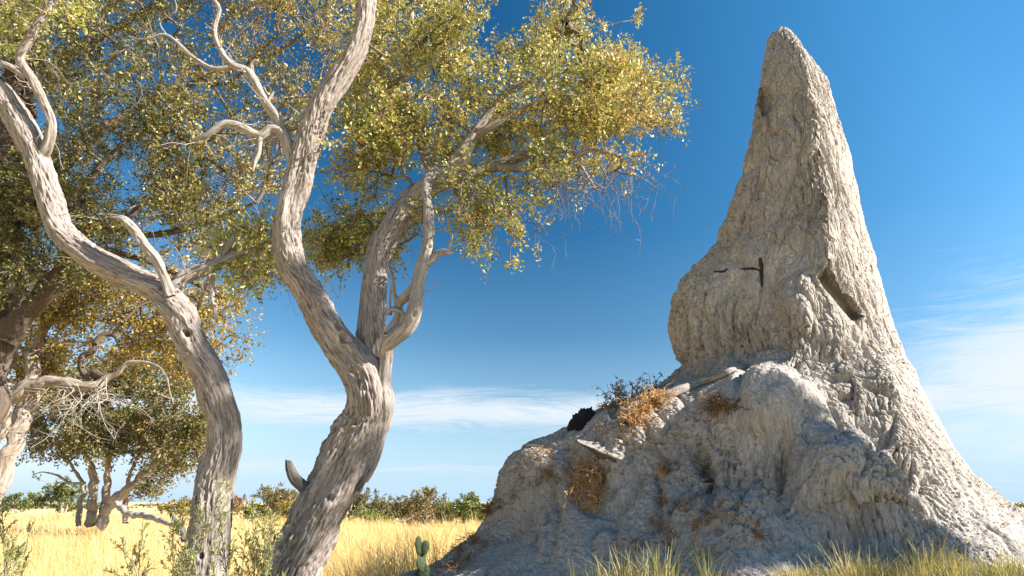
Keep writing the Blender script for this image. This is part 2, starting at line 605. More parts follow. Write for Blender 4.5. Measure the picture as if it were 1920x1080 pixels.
M_LEAF_DULL = mat_leaf('dull_leaf', [(0.0, (0.055, 0.065, 0.02)), (0.45, (0.15, 0.135, 0.043)), (0.8, (0.27, 0.21, 0.08)), (1.0, (0.32, 0.19, 0.075))])
M_LEAF_GREEN = mat_leaf('green_leaf', [(0.0, (0.03, 0.055, 0.012)), (0.5, (0.09, 0.125, 0.022)), (1.0, (0.24, 0.25, 0.045))])
M_LEAF_RUST = mat_leaf('rusty_leaf', [(0.0, (0.12, 0.085, 0.03)), (0.5, (0.27, 0.17, 0.07)), (1.0, (0.34, 0.19, 0.08))])
M_SHRUB = mat_leaf('shrub_leaf', [(0.0, (0.12, 0.15, 0.06)), (0.5, (0.23, 0.25, 0.095)), (1.0, (0.38, 0.37, 0.14))], 0.25)
M_STRAW = mat_leaf('dry_grass', [(0.0, (0.44, 0.41, 0.15)), (0.25, (0.68, 0.48, 0.20)), (0.6, (0.79, 0.59, 0.29)), (0.85, (0.84, 0.69, 0.42)), (1.0, (0.62, 0.34, 0.15))], 0.45, 0.7)
M_BANK = mat_leaf('bank_grass', [(0.0, (0.13, 0.16, 0.04)), (0.35, (0.29, 0.29, 0.085)), (0.65, (0.50, 0.42, 0.17)), (0.85, (0.56, 0.42, 0.19)), (1.0, (0.33, 0.16, 0.065))], 0.35, 0.6)
M_RUST = mat_leaf('dry_weed', [(0.0, (0.14, 0.085, 0.042)), (0.5, (0.36, 0.20, 0.08)), (1.0, (0.62, 0.40, 0.18))], 0.25, 0.8)
M_CACTUS = mat_var('cactus_skin', [(0, (0.035, 0.055, 0.028)), (1, (0.065, 0.09, 0.045))], 0.55, 60.0)
M_GROUND = mat_ground()

# ------------------------------------------------------------------ terrain
MX, MY = 2.75, 7.0        # centre of the termite mound


def ground_h(x, y):
    d = np.hypot((x - MX) * 0.92, (y - MY) * 0.92)
    h = 0.92 * (1 - smooth(3.0, 5.2, d))
    near = 1 - smooth(30, 60, np.hypot(x, y))
    p = np.stack([np.ravel(x), np.ravel(y), np.zeros(np.size(x))], 1)
    h = h + near * (0.10 * noise3(p * 0.4) + 0.035 * noise3(p * 1.9)).reshape(np.shape(x))
    return h


def build_ground():
    nth, nr = 200, 130
    th = np.linspace(0, 2 * np.pi, nth, endpoint=False)
    r = np.concatenate([[0.0], np.geomspace(0.4, 6000, nr - 1)])
    R, TH = np.meshgrid(r, th, indexing='ij')
    x, y = R * np.sin(TH) + 0.0, R * np.cos(TH) + 4.0
    z = ground_h(x, y)
    v = np.stack([x, y, z], -1).reshape(-1, 3)
    i = np.arange(nr - 1)[:, None] * nth + np.arange(nth)[None]
    j = np.arange(nr - 1)[:, None] * nth + (np.arange(nth)[None] + 1) % nth
    q = np.stack([i, i + nth, j + nth, j], -1).reshape(-1, 4)
    bare = 1 - smooth(3.2, 4.3, np.hypot(x - MX, y - MY))
    o = mesh_obj('ground', v, q, M_GROUND, None, True, {'bare': bare.ravel()})
    tag(o, 'pale dry savanna ground rising towards the mound', None, None, 'structure')


build_ground()


# ------------------------------------------------------------------ termite mound
def build_mound():
    # meridians as keyed outlines; the left and right ones follow the silhouette, front and back are given in metres
    left_px = [(1464, 56), (1447, 62), (1438, 78), (1431, 120), (1421, 180), (1404, 260), (1386, 330), (1364, 400), (1335, 460), (1298, 503), (1270, 555), (1259, 605), (1266, 655), (1277, 684), (1228, 722), (1150, 752), (1075, 785), (990, 838), (945, 880), (924, 935), (890, 1000), (800, 1068), (700, 1130)]
    right_px = [(1464, 56), (1484, 62), (1496, 78), (1518, 112), (1551, 158), (1573, 235), (1596, 300), (1612, 380), (1628, 440), (1642, 485), (1658, 545), (1674, 600), (1692, 645), (1706, 680), (1716, 702), (1710, 735), (1714, 768), (1722, 812), (1732, 850), (1752, 885), (1796, 925), (1862, 975), (1990, 1040)]
    axis_px = [1464, 1464, 1465, 1470, 1478, 1485, 1488, 1486, 1484, 1480, 1476, 1474, 1474, 1474, 1474, 1470, 1466, 1464, 1460, 1455, 1450, 1446, 1440]
    front_r = [0, 0.11, 0.18, 0.32, 0.46, 0.58, 0.70, 0.82, 0.92, 0.98, 1.04, 1.08, 1.11, 1.14, 1.20, 1.40, 1.56, 1.72, 1.84, 1.95, 2.08, 2.40, 3.0]
    back_r = [0, 0.11, 0.17, 0.29, 0.40, 0.52, 0.64, 0.76, 0.88, 0.98, 1.08, 1.16, 1.22, 1.28, 1.40, 1.55, 1.70, 1.86, 1.98, 2.10, 2.25, 2.60, 3.2]
    K = len(left_px)
    keys = []
    for k in range(K):
        l = P(*left_px[k], MY); r = P(*right_px[k], MY)
        a = P(axis_px[k], 0.5 * (left_px[k][1] + right_px[k][1]), MY)
        ax = a[0]
        keys.append((ax, max(r[0] - ax, 0.0), r[2], max(ax - l[0], 0.0), l[2], front_r[k], back_r[k]))
    keys = np.array(keys)
    nt, na = 660, 500
    # angles: dense on the side that is seen
    u = np.linspace(0, 1, na, endpoint=False)
    ph = 2 * np.pi * u - 0.74 * np.sin(2 * np.pi * u)          # denser near u=0
    ang = ph - np.pi / 2                                        # u=0 faces the viewer (-Y)
    # key resampling
    seg = np.hypot(np.diff(0.5 * (keys[:, 2] + keys[:, 4])), 0.6 * np.diff(keys[:, 3] + keys[:, 5]))
    cum = np.concatenate([[0], np.cumsum(seg)])
    # smooth monotone interpolation of keys
    t = np.linspace(0, 1, nt) ** 1.0 * cum[-1]
    def interp(col):
        lin = np.interp(t, cum, col)
        k = np.ones(5) / 5
        pad = np.pad(lin, 2, mode='edge')
        return np.convolve(pad, k, mode='valid')
    ax, rr, zr, rl, zl, rf, rb = [interp(keys[:, i]) for i in range(7)]
    ca, sa = np.cos(ang)[None, :], np.sin(ang)[None, :]
    wr = np.clip(ca, 0, 1) ** 2; wl = np.clip(-ca, 0, 1) ** 2
    wf = np.clip(-sa, 0, 1) ** 2; wb = np.clip(sa, 0, 1) ** 2
    # wedge-like plan: a ridge faces the viewer, sharper on the spire than on the base
    pw = np.interp(t, [0, cum[3], cum[8], cum[13], cum[17], cum[-1]], [2.0, 1.3, 1.12, 1.25, 1.7, 2.0])[:, None]
    side = np.where(ca > 0, rr[:, None], rl[:, None]); fb = np.where(sa > 0, rb[:, None], rf[:, None])
    R = ((np.abs(ca) / np.maximum(side, 1e-3)) ** pw + (np.abs(sa) / np.maximum(fb, 1e-3)) ** pw) ** (-1 / pw)
    zm = 0.5 * (zr + zl)
    Z = zr[:, None] * wr + zl[:, None] * wl + zm[:, None] * (wf + wb)
    X = ax[:, None] + R * ca
    Y = MY + R * sa
    V = np.stack([X, Y, Z], -1)

    def normals(V):
        du = np.roll(V, -1, 1) - np.roll(V, 1, 1)
        dt = np.gradient(V, axis=0)
        n = np.cross(dt, du)
        n = unit(n)
        c = V - np.stack([ax[:, None] + 0 * R, MY + 0 * R, Z - 0.3], -1)
        n[np.sum(n * c, -1) < 0] *= -1
        return n

    N = normals(V)
    fl = lambda A: A.reshape(-1, 3)
    sh = X.shape
    wob = np.stack([X, Y, Z * 0.75], -1)
    low = smooth(3.6, 2.6, Z)                      # 1 on the wide base
    tip = smooth(0, 0.5, cum[-1] - (cum[-1] - t))[:, None]
    # silhouette is kept: large noise weaker where the surface is seen edge on
    view = unit(np.array([0, 0, EYE]) - V)
    facing = np.clip(np.sum(N * view, -1), 0, 1)
    big = noise3(fl(wob) * 0.85 + 3).reshape(sh) * 0.20 + noise3(fl(wob) * 1.9 + 9).reshape(sh) * 0.12
    V = V + N * (big * (0.35 + 0.65 * facing) * (0.45 + 0.55 * low) * tip)[..., None]

    # sculpted features, found by where the surface stands in the view
    px, py, zc = project(V)
    front = np.sum(N * view, -1) > -0.05
    front &= (Y < MY + 0.4)

    def bump(cx, cy, rx, ry, amt, rot=0.0, power=2.0):
        c, s = math.cos(rad(rot)), math.sin(rad(rot))
        dx, dy = px - cx, py - cy
        a = (dx * c + dy * s) / rx
        b = (-dx * s + dy * c) / ry
        d = np.sqrt(a * a + b * b)
        return front * amt * np.exp(-d ** power)

    D = np.zeros(sh)
    D += bump(1590, 905, 110, 80, 0.30, 20, 3.0)       # low lobe in shade
    D += bump(1680, 985, 90, 45, 0.10, 20, 2.5)
    D += bump(1440, 760, 85, 62, 0.24, 0, 3.0)         # shoulder under the ledge
    D += bump(1360, 980, 120, 55, 0.16, 0, 2.5)
    D += bump(1320, 600, 70, 85, 0.10, 0, 3.0)         # bulge left of the spire
    D += bump(1505, 600, 42, 80, 0.16, 0, 3.0)         # rib left of the slot
    D += bump(1010, 900, 70, 60, 0.14, 30, 2.5)
    D += bump(1180, 820, 80, 40, 0.10, -25, 2.5)
    D += bump(1120, 1010, 120, 45, 0.10, 0, 2.5)
    D += bump(1320, 880, 14, 55, -0.20, -18, 2.0)      # gullies
    D += bump(1470, 880, 12, 60, -0.16, 6, 2.0)
    D += bump(1395, 740, 9, 50, -0.08, 12, 2.0)
    D += bump(1640, 800, 34, 80, -0.12, -24, 2.0)
    D += bump(1690, 890, 40, 26, -0.16, 40, 2.5)
    D += bump(1105, 880, 50, 22, -0.06, 30, 2.0)
    D += bump(1480, 693, 120, 7, -0.06, -3, 2.0)       # foot of the spire above the ledge
    D += bump(1250, 700, 40, 8, -0.08, -25, 2.0)
    D += bump(1600, 700, 22, 90, 0.06, -20, 2.0)
    D += bump(1660, 720, 20, 110, 0.09, -18, 2.0)
    D += bump(1448, 80, 5, 10, -0.06, 25, 3.0)
    V = V + N * D[..., None]
    # slot with a sharp right lip
    px, py, zc = project(V)
    c, s = math.cos(rad(51)), math.sin(rad(51))
    dx, dy = px - 1579, py - 551
    a = (dx * c + dy * s) / 58.0
    b = (-dx * s + dy * c)
    prof = np.where(b < 0, smooth(-13 , -7, b), smooth(19, 3, b)) * smooth(1.05, 0.8, np.abs(a))
    V = V + np.array([0.12, 1.0, 0.05]) * (front * prof * 0.21)[..., None]
    hole = np.exp(-(((px - 1436) / 12.0) ** 2 + ((py - 187) / 25.0) ** 2) ** 2) * front
    V = V + np.array([0.25, 1.0, 0.2]) * (hole * 0.22)[..., None]

    # erosion: runnels down the slope, lumps, crust and cracks
    N2 = normals(V)
    p = fl(V)
    k = 0.55 + 0.45 * facing
    wp = p + 0.10 * np.stack([noise3(p * 2.2 + 1), noise3(p * 2.2 + 31), noise3(p * 2.2 + 61)], 1)
    run = 1 - np.abs(noise3(wp * np.array([3.2, 3.2, 0.55]) + 5)) * 2.4
    run2 = 1 - np.abs(noise3(wp * np.array([7.5, 7.5, 1.3]) + 8)) * 2.4
    lum = np.abs(noise3(wp * np.array([5.5, 5.5, 3.6]) + 12)) * 2.0
    lum2 = np.abs(noise3(wp * np.array([12.0, 12.0, 7.5]) + 15)) * 2.0
    crumb = noise3(wp * 27.0 + 2)
    crumb2 = noise3(wp * 48.0 + 4)
    crumb3 = noise3(p * 95.0 + 6)
    patch = np.clip(0.5 + 1.9 * noise3(p * 1.1 + 40), 0.05, 1.3)
    rough_ = np.clip(0.4 + 2.6 * noise3(p * 1.7 + 140), 0.0, 1.4)
    def crease(n_, w_):
        return np.exp(-(np.abs(n_) / w_) ** 1.3)
    soft = 1 - 0.62 * low.reshape(-1)
    run3 = noise3(wp * np.array([15.0, 15.0, 3.0]) + 21)
    run4 = noise3(wp * np.array([30.0, 30.0, 6.5]) + 26)
    d = -0.10 * crease((1 - run) / 2.4, 0.08) * np.clip(0.5 + 1.2 * noise3(p * 0.9 + 77), 0, 1)
    d += -0.050 * crease((1 - run2) / 2.4, 0.06) * patch
    d += -0.032 * crease(run3, 0.05) * (0.2 + patch) - 0.016 * crease(run4, 0.07) * (0.3 + patch)
    d += 0.030 * lum * (0.4 + 0.6 * soft) + (0.016 * lum2 * patch + 0.013 * crumb * rough_ + 0.009 * crumb2 * (0.15 + rough_)) * soft + 0.003 * crumb3 * (0.4 + rough_)
    flake = noise3(wp * np.array([9.0, 9.0, 4.5]) + 60)
    d += 0.010 * smooth(0.0, 0.06, flake) * patch
    holes = noise3(wp * np.array([19.0, 19.0, 13.0]) + 33)
    d += -0.045 * smooth(0.33, 0.46, holes) * (0.3 + rough_)
    cr = np.abs(noise3(wp * np.array([4.2, 4.2, 2.6]) + 90) + 0.25 * noise3(wp * 14 + 3))
    d += -0.055 * np.exp(-(cr / 0.025) ** 2) * np.clip(0.3 + 1.5 * noise3(p * 1.1 + 55), 0, 1)
    d = d.reshape(sh) * k * (0.25 + 0.75 * tip) * (1 - 0.85 * prof)
    V = V + N2 * d[..., None]
    i = np.arange(nt - 1)[:, None] * na + np.arange(na)[None]
    j = np.arange(nt - 1)[:, None] * na + (np.arange(na)[None] + 1) % na
    q = np.stack([i, i + na, j + na, j], -1).reshape(-1, 4)
    o = mesh_obj('termite_mound', V.reshape(-1, 3), q, M_CLAY, None, False)
    tag(o, 'tall pale grey clay termite mound with a leaning spire', 'termite mound')
    px, py, zc = project(V)
    return V.reshape(-1, 3), normals(V).reshape(-1, 3), px.ravel(), py.ravel(), zc.ravel()


MV, MN, MPX, MPY, MZC = build_mound()


def on_mound(px, py):
    """point and outward normal of the mound's surface that is seen at this place"""
    d2 = (MPX - px) ** 2 + (MPY - py) ** 2
    idx = np.argpartition(d2, 60)[:60]
    near = idx[d2[idx] < d2[idx].min() + 30]
    k = near[np.argmin(MZC[near])]
    sel = np.sum((MV - MV[k]) ** 2, 1) < 0.12 ** 2
    n = MN[sel].mean(0)
    return MV[k].copy(), n / np.linalg.norm(n)


# ------------------------------------------------------------------ trees
def grow(seeds, targets, bias=0.3):
    """joins every target to the nearest piece of wood; returns nodes, parent index, number of tips carried"""
    nodes = np.vstack([seeds, targets])
    ns, nt = len(seeds), len(targets)
    par = np.full(ns + nt, -1)
    pl = np.zeros(ns + nt)
    d = np.linalg.norm(targets[:, None, :] - seeds[None, :, :], axis=2)
    own = d.argmin(1)
    cost = d[np.arange(nt), own]
    todo = np.ones(nt, bool)
    order = []
    for _ in range(nt):
        c = np.where(todo, cost, 1e9)
        j = int(c.argmin())
        todo[j] = False
        g = ns + j
        par[g] = own[j]
        pl[g] = pl[own[j]] + np.linalg.norm(nodes[g] - nodes[own[j]])
        order.append(g)
        nd = np.linalg.norm(targets - nodes[g], axis=1) + bias * pl[g]
        better = todo & (nd < cost)
        cost[better] = nd[better]
        own[better] = g
    cnt = np.ones(ns + nt)
    for g in reversed(order):
        if par[g] >= 0:
            cnt[par[g]] += cnt[g]
    return nodes, par, cnt, np.array(order)


def sample_region(polys, n, y0, y1, gap=0.0, freq=1.2, seed=0.0, clump=None):
    """points in the air: inside one of the outlines as seen from the front, at a spread of true distances"""
    out = np.zeros((0, 3))
    polys = [np.asarray(p, float) for p in polys]
    lo = np.min([p.min(0) for p in polys], 0); hi = np.max([p.max(0) for p in polys], 0)
    while len(out) < n:
        m = n * 4
        px = rng.uniform(lo[0], hi[0], m); py = rng.uniform(lo[1], hi[1], m)
        ok = np.zeros(m, bool)
        for p in polys: ok |= in_poly(px, py, p)
        px, py = px[ok], py[ok]
        Y = rng.uniform(y0, y1, len(px))
        v = (540 - py) / F
        t = Y / (CP - v * SP)
        pts = np.stack([(px - 960) / F * t, Y, EYE + (v * CP + SP) * t], 1)
        keep = noise3(pts * freq + seed) + 0.5 * noise3(pts * freq * 2.3 + seed) > gap - 0.35
        out = np.vstack([out, pts[keep]])
    out = out[:n]
    if clump:                # gather the points into flattened pads of foliage
        k = max(1, n // clump[0])
        ctr = out[:k]
        i = rng.integers(0, k, n)
        out = ctr[i] + rng.normal(size=(n, 3)) * np.array([1.0, 1.0, 0.55]) * clump[1] * rng.uniform(0.6, 1.4, k)[i][:, None]
    return out


def foliage(tree, seeds, targets, leaf_mat, twigs=5, tlen=0.26, per=14, L=0.045, W=0.022, tone=0.5, tone_fn=None, leaf_fn=None,
            r0=0.0032, rexp=0.47, rmax=0.05, spray=True, upb=0.25, bare_tips=0.06, twig_var=0.3, bias=0.3, sides=4, crown_name='crown', wood_name='branches'):
    nodes, par, cnt, order = grow(seeds, targets, bias)
    ns = len(seeds)
    r = np.minimum(r0 * cnt ** rexp, rmax)
    wood = Acc()
    A, B = nodes[par[order]], nodes[order]
    mid = 0.5 * (A + B) + rng.normal(size=A.shape) * 0.10 * np.linalg.norm(B - A, axis=1)[:, None]
    ra = np.minimum(r[par[order]], r[order] * 1.25); ra = np.where(par[order] < ns, r[order] * 1.2, ra)
    rm = 0.5 * (ra + r[order])
    tv = np.clip(twig_var + rng.normal(size=len(A)) * 0.15, 0, 1)
    sides_main = max(sides, 5)
    sticks(wood, A, mid, ra, rm, sides_main, tv)
    sticks(wood, mid, B, rm, r[order], sides_main, tv)
    pos = nodes[order]
    pd = unit(B - mid)
    n = len(pos)
    k = np.repeat(np.arange(n), twigs)
    d = unit(pd[k] * 0.6 + rng.normal(size=(len(k), 3)) * 0.75 + np.array([0, 0, upb]))
    ln = tlen * rng.uniform(0.45, 1.25, len(k))
    st = pos[k] + rng.normal(size=(len(k), 3)) * 0.02
    en = st + d * ln[:, None]
    lp = np.ones(len(k)) if leaf_fn is None else leaf_fn(en)
    has = rng.uniform(size=len(k)) < lp * (1 - bare_tips)
    if spray:
        sticks(wood, st, en, r0 * 0.75, r0 * 0.3, 3, np.clip(twig_var + 0.1 + rng.normal(size=len(k)) * 0.15, 0, 1))
        nb = np.where(~has)[0]
        if len(nb):           # leafless twigs wander on and fork
            a, dd, tl = en[nb], d[nb], ln[nb]
            for step in range(3):
                dd = unit(dd + rng.normal(size=dd.shape) * 0.45 - np.array([0, 0, 0.18]))
                b = a + dd * tl[:, None] * 0.45
                sticks(wood, a, b, r0 * (0.62 - 0.14 * step), r0 * (0.5 - 0.14 * step), 3, 0.45)
                f = unit(dd + rng.normal(size=dd.shape) * 0.8)
                sticks(wood, a, a + f * tl[:, None] * 0.38, r0 * 0.4, r0 * 0.25, 3, 0.45)
                a = b
    wood_o = wood.build(wood_name, M_TWIG, tree)
    wood_o['kind'] = 'stuff'
    kk = np.repeat(np.where(has)[0], per)
    if len(kk) == 0: return
    u = rng.uniform(0.1, 1.08, len(kk))
    lpos = st[kk] + d[kk] * (ln[kk] * u)[:, None] + rng.normal(size=(len(kk), 3)) * tlen * 0.10
    ld = unit(d[kk] * 0.5 + rng.normal(size=(len(kk), 3)) * 0.85)
    sz = rng.uniform(0.6, 1.25, len(kk))
    low = 0.9 * noise3(lpos * 1.4 + 50) + 0.5 * noise3(lpos * 5.0 + 80)
    t = tone if tone_fn is None else tone_fn(lpos)
    var = np.clip(t + 0.30 * low + rng.normal(size=len(kk)) * 0.25, 0, 1)
    lf = Acc()
    leaves(lf, lpos, ld, L * sz, W * sz, var)
    o = lf.build(crown_name, leaf_mat, tree, False)
    o['kind'] = 'stuff'
    return o


def side_twigs(tree, ctrls, n, length, r, mat=None):
    """crooked little dead twigs along bare boughs"""
    acc = Acc()
    for c in ctrls:
        pts = along(c, 0.15, 1.0, 40)
        for _ in range(n):
            i = rng.integers(1, 39)
            a = pts[i]
            t = unit(pts[i + 1 if i < 39 else i] - pts[i - 1])
            d = unit(t * 0.4 + rng.normal(size=3) * 0.8 + np.array([0, 0, -0.1]))
            L, q = length * rng.uniform(0.4, 1.3), r * rng.uniform(0.6, 1.2)
            for s_ in range(4):
                b = a + d * L / 4
                sticks(acc, [a], [b], q, q * 0.78, 4, 0.75)
                if rng.uniform() < 0.6:
                    e = b + unit(d + rng.normal(size=3) * 0.8) * L * rng.uniform(0.15, 0.35)
                    sticks(acc, [b], [e], q * 0.6, q * 0.3, 3, 0.75)
                a, q = b, q * 0.78
                d = unit(d + rng.normal(size=3) * 0.4)
    o = acc.build('twigs', M_TWIG, tree)
    o['kind'] = 'stuff'


def along(ctrl, f0=0.0, f1=1.0, n=12):
    c, _ = catmull(ctrl, 60)
    a, b = int(f0 * 59), int(f1 * 59)
    return c[np.linspace(a, b, n).astype(int), :3]


# --- the forked tree in the middle
def forked_tree():
    base = path([(440, 1400, 5.6, 150)])[0, :3]
    base[2] = ground_h(base[0], base[1]) - 0.05
    t = empty('forked_tree', base, 'pale barked tree forking low, its golden crown reaching towards the termite mound', 'tree')
    main = path([(425, 1440, 5.6, 190), (455, 1330, 5.6, 150), (500, 1190, 5.6, 122), (548, 1080, 5.6, 107), (584, 998, 5.6, 98), (628, 904, 5.6, 94), (662, 838, 5.58, 96), (688, 785, 5.55, 84), (690, 740, 5.5, 80), (672, 693, 5.48, 74), (635, 650, 5.45, 60),
                 (602, 595, 5.42, 56), (575, 545, 5.4, 54), (546, 494, 5.38, 56), (538, 446, 5.36, 54), (542, 393, 5.34, 50), (557, 343, 5.32, 52), (575, 282, 5.3, 48), (591, 227, 5.28, 45), (612, 180, 5.26, 46), (647, 130, 5.24, 44), (670, 90, 5.22, 40), (682, 46, 5.2, 36), (688, 0, 5.2, 33), (700, -70, 5.25, 28), (735, -150, 5.35, 22), (790, -220, 5.5, 14)])
    limb('trunk', main, 150, 0.0118, M_BARK, t, seed=1.3, bark=1.25, kink=0.12, knots=[(3.15, 0.75, 0.05, 0.05, 0.016), (3.26, 0.95, 0.04, 0.04, 0.014), (1.9, 0.3, 0.035, 0.05, 0.0), (2.45, -0.2, 0.03, 0.05, 0.0)])
    right = path([(664, 850, 5.60, 66), (690, 770, 5.60, 60), (698, 700, 5.58, 54), (698, 627, 5.6, 50), (699, 570, 5.62, 47), (704, 507, 5.65, 47), (716, 465, 5.68, 50), (739, 425, 5.72, 50), (755, 400, 5.76, 48), (779, 370, 5.85, 44), (815, 347, 5.95, 34), (870, 330, 6.05, 26), (930, 312, 6.15, 20), (1000, 285, 6.25, 13)])
    limb('limb', right, 104, 0.0125, M_BARK, t, seed=5.1, bark=1.15, kink=0.15)
    up = path([(770, 385, 5.8, 34), (812, 343, 5.78, 30), (850, 321, 5.75, 22), (872, 303, 5.72, 18), (883, 280, 5.7, 14), (886, 268, 5.7, 7)])
    limb('broken_branch', up, 40, 0.012, M_DEAD, t, seed=8.0, bark=0.8, jag=0.04)
    dead = path([(680, 900, 5.62, 18), (705, 838, 5.58, 26), (716, 780, 5.53, 28), (720, 710, 5.47, 28), (725, 658, 5.41, 28), (740, 634, 5.36, 30), (764, 612, 5.34, 29), (776, 588, 5.33, 27), (781, 555, 5.33, 23), (789, 518, 5.35, 24), (798, 478, 5.38, 25), (803, 440, 5.4, 21), (801, 400, 5.43, 20), (800, 358, 5.5, 18), (804, 338, 5.6, 18), (822, 326, 5.72, 17), (850, 320, 5.76, 14)])
    limb('dead_branch', dead, 48, 0.012, M_DEAD, t, seed=11.0, bark=0.75, lump=1.2, knots=[(1.35, 0.3, 0.03, 0.03, 0.008), (1.95, 0.2, 0.025, 0.03, 0.008)])
    for k, rows in enumerate([
        [(728, 628, 5.42, 20), (742, 600, 5.44, 19), (746, 570, 5.44, 18), (760, 560, 5.42, 19), (775, 545, 5.40, 17), (786, 520, 5.38, 12)],
        [(796, 500, 5.38, 15), (812, 490, 5.37, 14), (824, 478, 5.36, 13), (836, 474, 5.35, 12), (849, 476, 5.34, 5)],
        [(745, 572, 5.44, 9), (738, 545, 5.46, 8), (735, 518, 5.48, 7), (728, 500, 5.5, 4)],
        [(724, 588, 5.42, 10), (738, 580, 5.4, 9), (752, 586, 5.38, 7), (763, 590, 5.36, 4)],
        [(839, 474, 5.35, 5), (846, 452, 5.36, 5), (846, 438, 5.38, 4), (832, 430, 5.4, 4)],
        [(733, 590, 5.44, 5), (732, 560, 5.46, 4), (735, 520, 5.5, 4)],
    ]):
        limb('dead_branchlet', path(rows), 22, 0.012, M_DEAD, t, seed=20.0 + k, bark=0.5)
    limb('snag', path([(590, 925, 5.55, 28), (568, 908, 5.5, 22), (552, 895, 5.46, 21), (544, 880, 5.44, 17), (540, 868, 5.43, 12)]), 40, 0.01, M_STUB, t, seed=31.0, bark=1.0, jag=0.03)
    limb('splinter', path([(668, 915, 5.52, 16), (680, 905, 5.5, 12), (688, 893, 5.49, 10), (692, 884, 5.49, 4)]), 20, 0.01, M_STUB, t, seed=33.0, bark=0.8, jag=0.03)
    limb('splinter', path([(672, 897, 5.52, 12), (683, 889, 5.5, 8), (688, 882, 5.49, 3)]), 16, 0.01, M_DEAD, t, seed=34.0, bark=0.8, jag=0.02)
    # bare boughs in front of the left hand foliage
    b1 = path([(566, 330, 5.32, 30), (549, 303, 5.3, 23), (538, 265, 5.27, 21), (521, 226, 5.24, 19), (491, 186, 5.2, 17), (476, 150, 5.17, 15), (464, 133, 5.15, 14), (436, 122, 5.12, 13), (416, 96, 5.1, 10), (403, 55, 5.08, 9), (410, 15, 5.06, 8), (396, -10, 5.05, 7), (380, -60, 5.05, 5)])
    limb('bough', b1, 30, 0.012, M_DEAD, t, seed=41.0, bark=0.7)
    b2 = path([(536, 262, 5.27, 20), (522, 248, 5.25, 18), (505, 245, 5.22, 18), (485, 256, 5.2, 18), (452, 238, 5.15, 15), (420, 235, 5.12, 15), (385, 254, 5.1, 12), (360, 262, 5.1, 5)])
    limb('bough', b2, 30, 0.012, M_DEAD, t, seed=43.0, bark=0.9, lump=1.3)
    for k, rows in enumerate([
        [(440, 124, 5.12, 11), (400, 129, 5.1, 9), (360, 105, 5.08, 8), (312, 67, 5.05, 6), (270, 74, 5.02, 4), (240, 68, 5.0, 2)],
        [(474, 142, 5.17, 9), (472, 122, 5.15, 8), (480, 113, 5.14, 7), (484, 116, 5.14, 3)],
        [(487, 258, 5.2, 12), (486, 285, 5.19, 10), (478, 305, 5.18, 9), (474, 322, 5.18, 5)],
        [(500, 195, 5.2, 8), (510, 178, 5.2, 6), (514, 172, 5.2, 3)],
        [(312, 67, 5.05, 4), (300, 40, 5.03, 3), (330, 20, 5.0, 3), (325, -10, 5.0, 2)],
    ]):
        limb('dead_branchlet', path(rows), 20, 0.012, M_DEAD, t, seed=50.0 + k, bark=0.5)
    # visible boughs inside the crown
    c1 = path([(930, 312, 6.15, 18), (970, 315, 6.05, 15), (1045, 308, 5.9, 14), (1078, 295, 5.85, 12), (1106, 281, 5.8, 12), (1150, 287, 5.75, 6)])
    c2 = path([(815, 347, 5.95, 26), (880, 262, 6.0, 19), (940, 180, 6.0, 14), (992, 150, 5.9, 9), (1040, 110, 5.9, 6), (1060, 40, 5.9, 4)])
    c3 = path([(880, 262, 6.0, 17), (980, 205, 5.95, 14), (1026, 190, 5.85, 12), (1054, 179, 5.8, 11), (1086, 185, 5.8, 10), (1114, 196, 5.85, 8), (1170, 205, 5.9, 5), (1230, 225, 5.9, 3)])
    c4 = path([(815, 347, 5.95, 24), (790, 250, 6.1, 20), (760, 150, 6.3, 15), (770, 50, 6.5, 10), (780, -40, 6.6, 6)])
    c5 = path([(1060, 275, 5.9, 10), (1075, 285, 5.85, 9), (1085, 300, 5.8, 8), (1100, 330, 5.78, 6), (1115, 352, 5.76, 3)])
    for k, c in enumerate((c1, c2, c3, c4, c5)):
        limb('bough', c, 30, 0.014, M_BARK, t, seed=60.0 + k, bark=0.7)
    poly = [[(640, -90), (860, -90), (880, 10), (890, 60), (915, 95), (960, 95), (1000, 60), (1000, -60), (1085, -60), (1080, 40), (1120, 90), (1190, 100), (1215, 150), (1245, 200), (1270, 238), (1225, 265), (1200, 300), (1150, 290), (1080, 320), (1010, 340), (985, 410), (930, 425), (880, 405), (850, 385), (840, 335), (780, 300), (720, 330), (690, 350), (640, 330), (625, 250), (650, 150), (690, 60)]]
    tg = np.vstack([sample_region(poly, 860, 5.5, 7.2, 0.30, 1.7, 2.0, clump=(8, 0.17)),
                    sample_region([[(600, 395), (700, 390), (770, 440), (735, 470), (680, 500), (620, 500), (590, 450)]], 110, 6.2, 7.6, 0.0, 1.5, 4.0, clump=(7, 0.15)),
                    sample_region([[(1010, 300), (1210, 290), (1180, 360), (1080, 385), (1030, 350)]], 20, 5.4, 6.4, 0.0, 1.5, 4.0)])
    tpx, tpy, _ = project(tg)
    tg = tg[(tpx < 1245) & ~((tpx > 895) & (tpx < 985) & (tpy < 85))]
    ctr = tg.mean(0)
    q_ = tg
    ppx, ppy, _ = project(q_)
    rim = q_[(ppx > 1050) | ((ppx > 850) & (ppy < 60)) | ((ppy > 380) & (ppx > 850))]
    rim = rim[rng.permutation(len(rim))[:70]]
    out_ = unit(rim - ctr)
    ext = [rim + out_ * k_ + rng.normal(size=rim.shape) * 0.05 for k_ in (0.12, 0.26)]
    tg = np.vstack([tg, ext[0], ext[1][::2]])
    seeds = np.vstack([along(right, 0.7, 1, 10), along(up, 0.2, 0.8, 3), along(main, 0.75, 1, 12), along(c1, 0.1, 1, 12), along(c2, 0.1, 1, 14), along(c3, 0.1, 1, 14), along(c4, 0.1, 1, 12), along(c5, 0.1, 1, 5)])

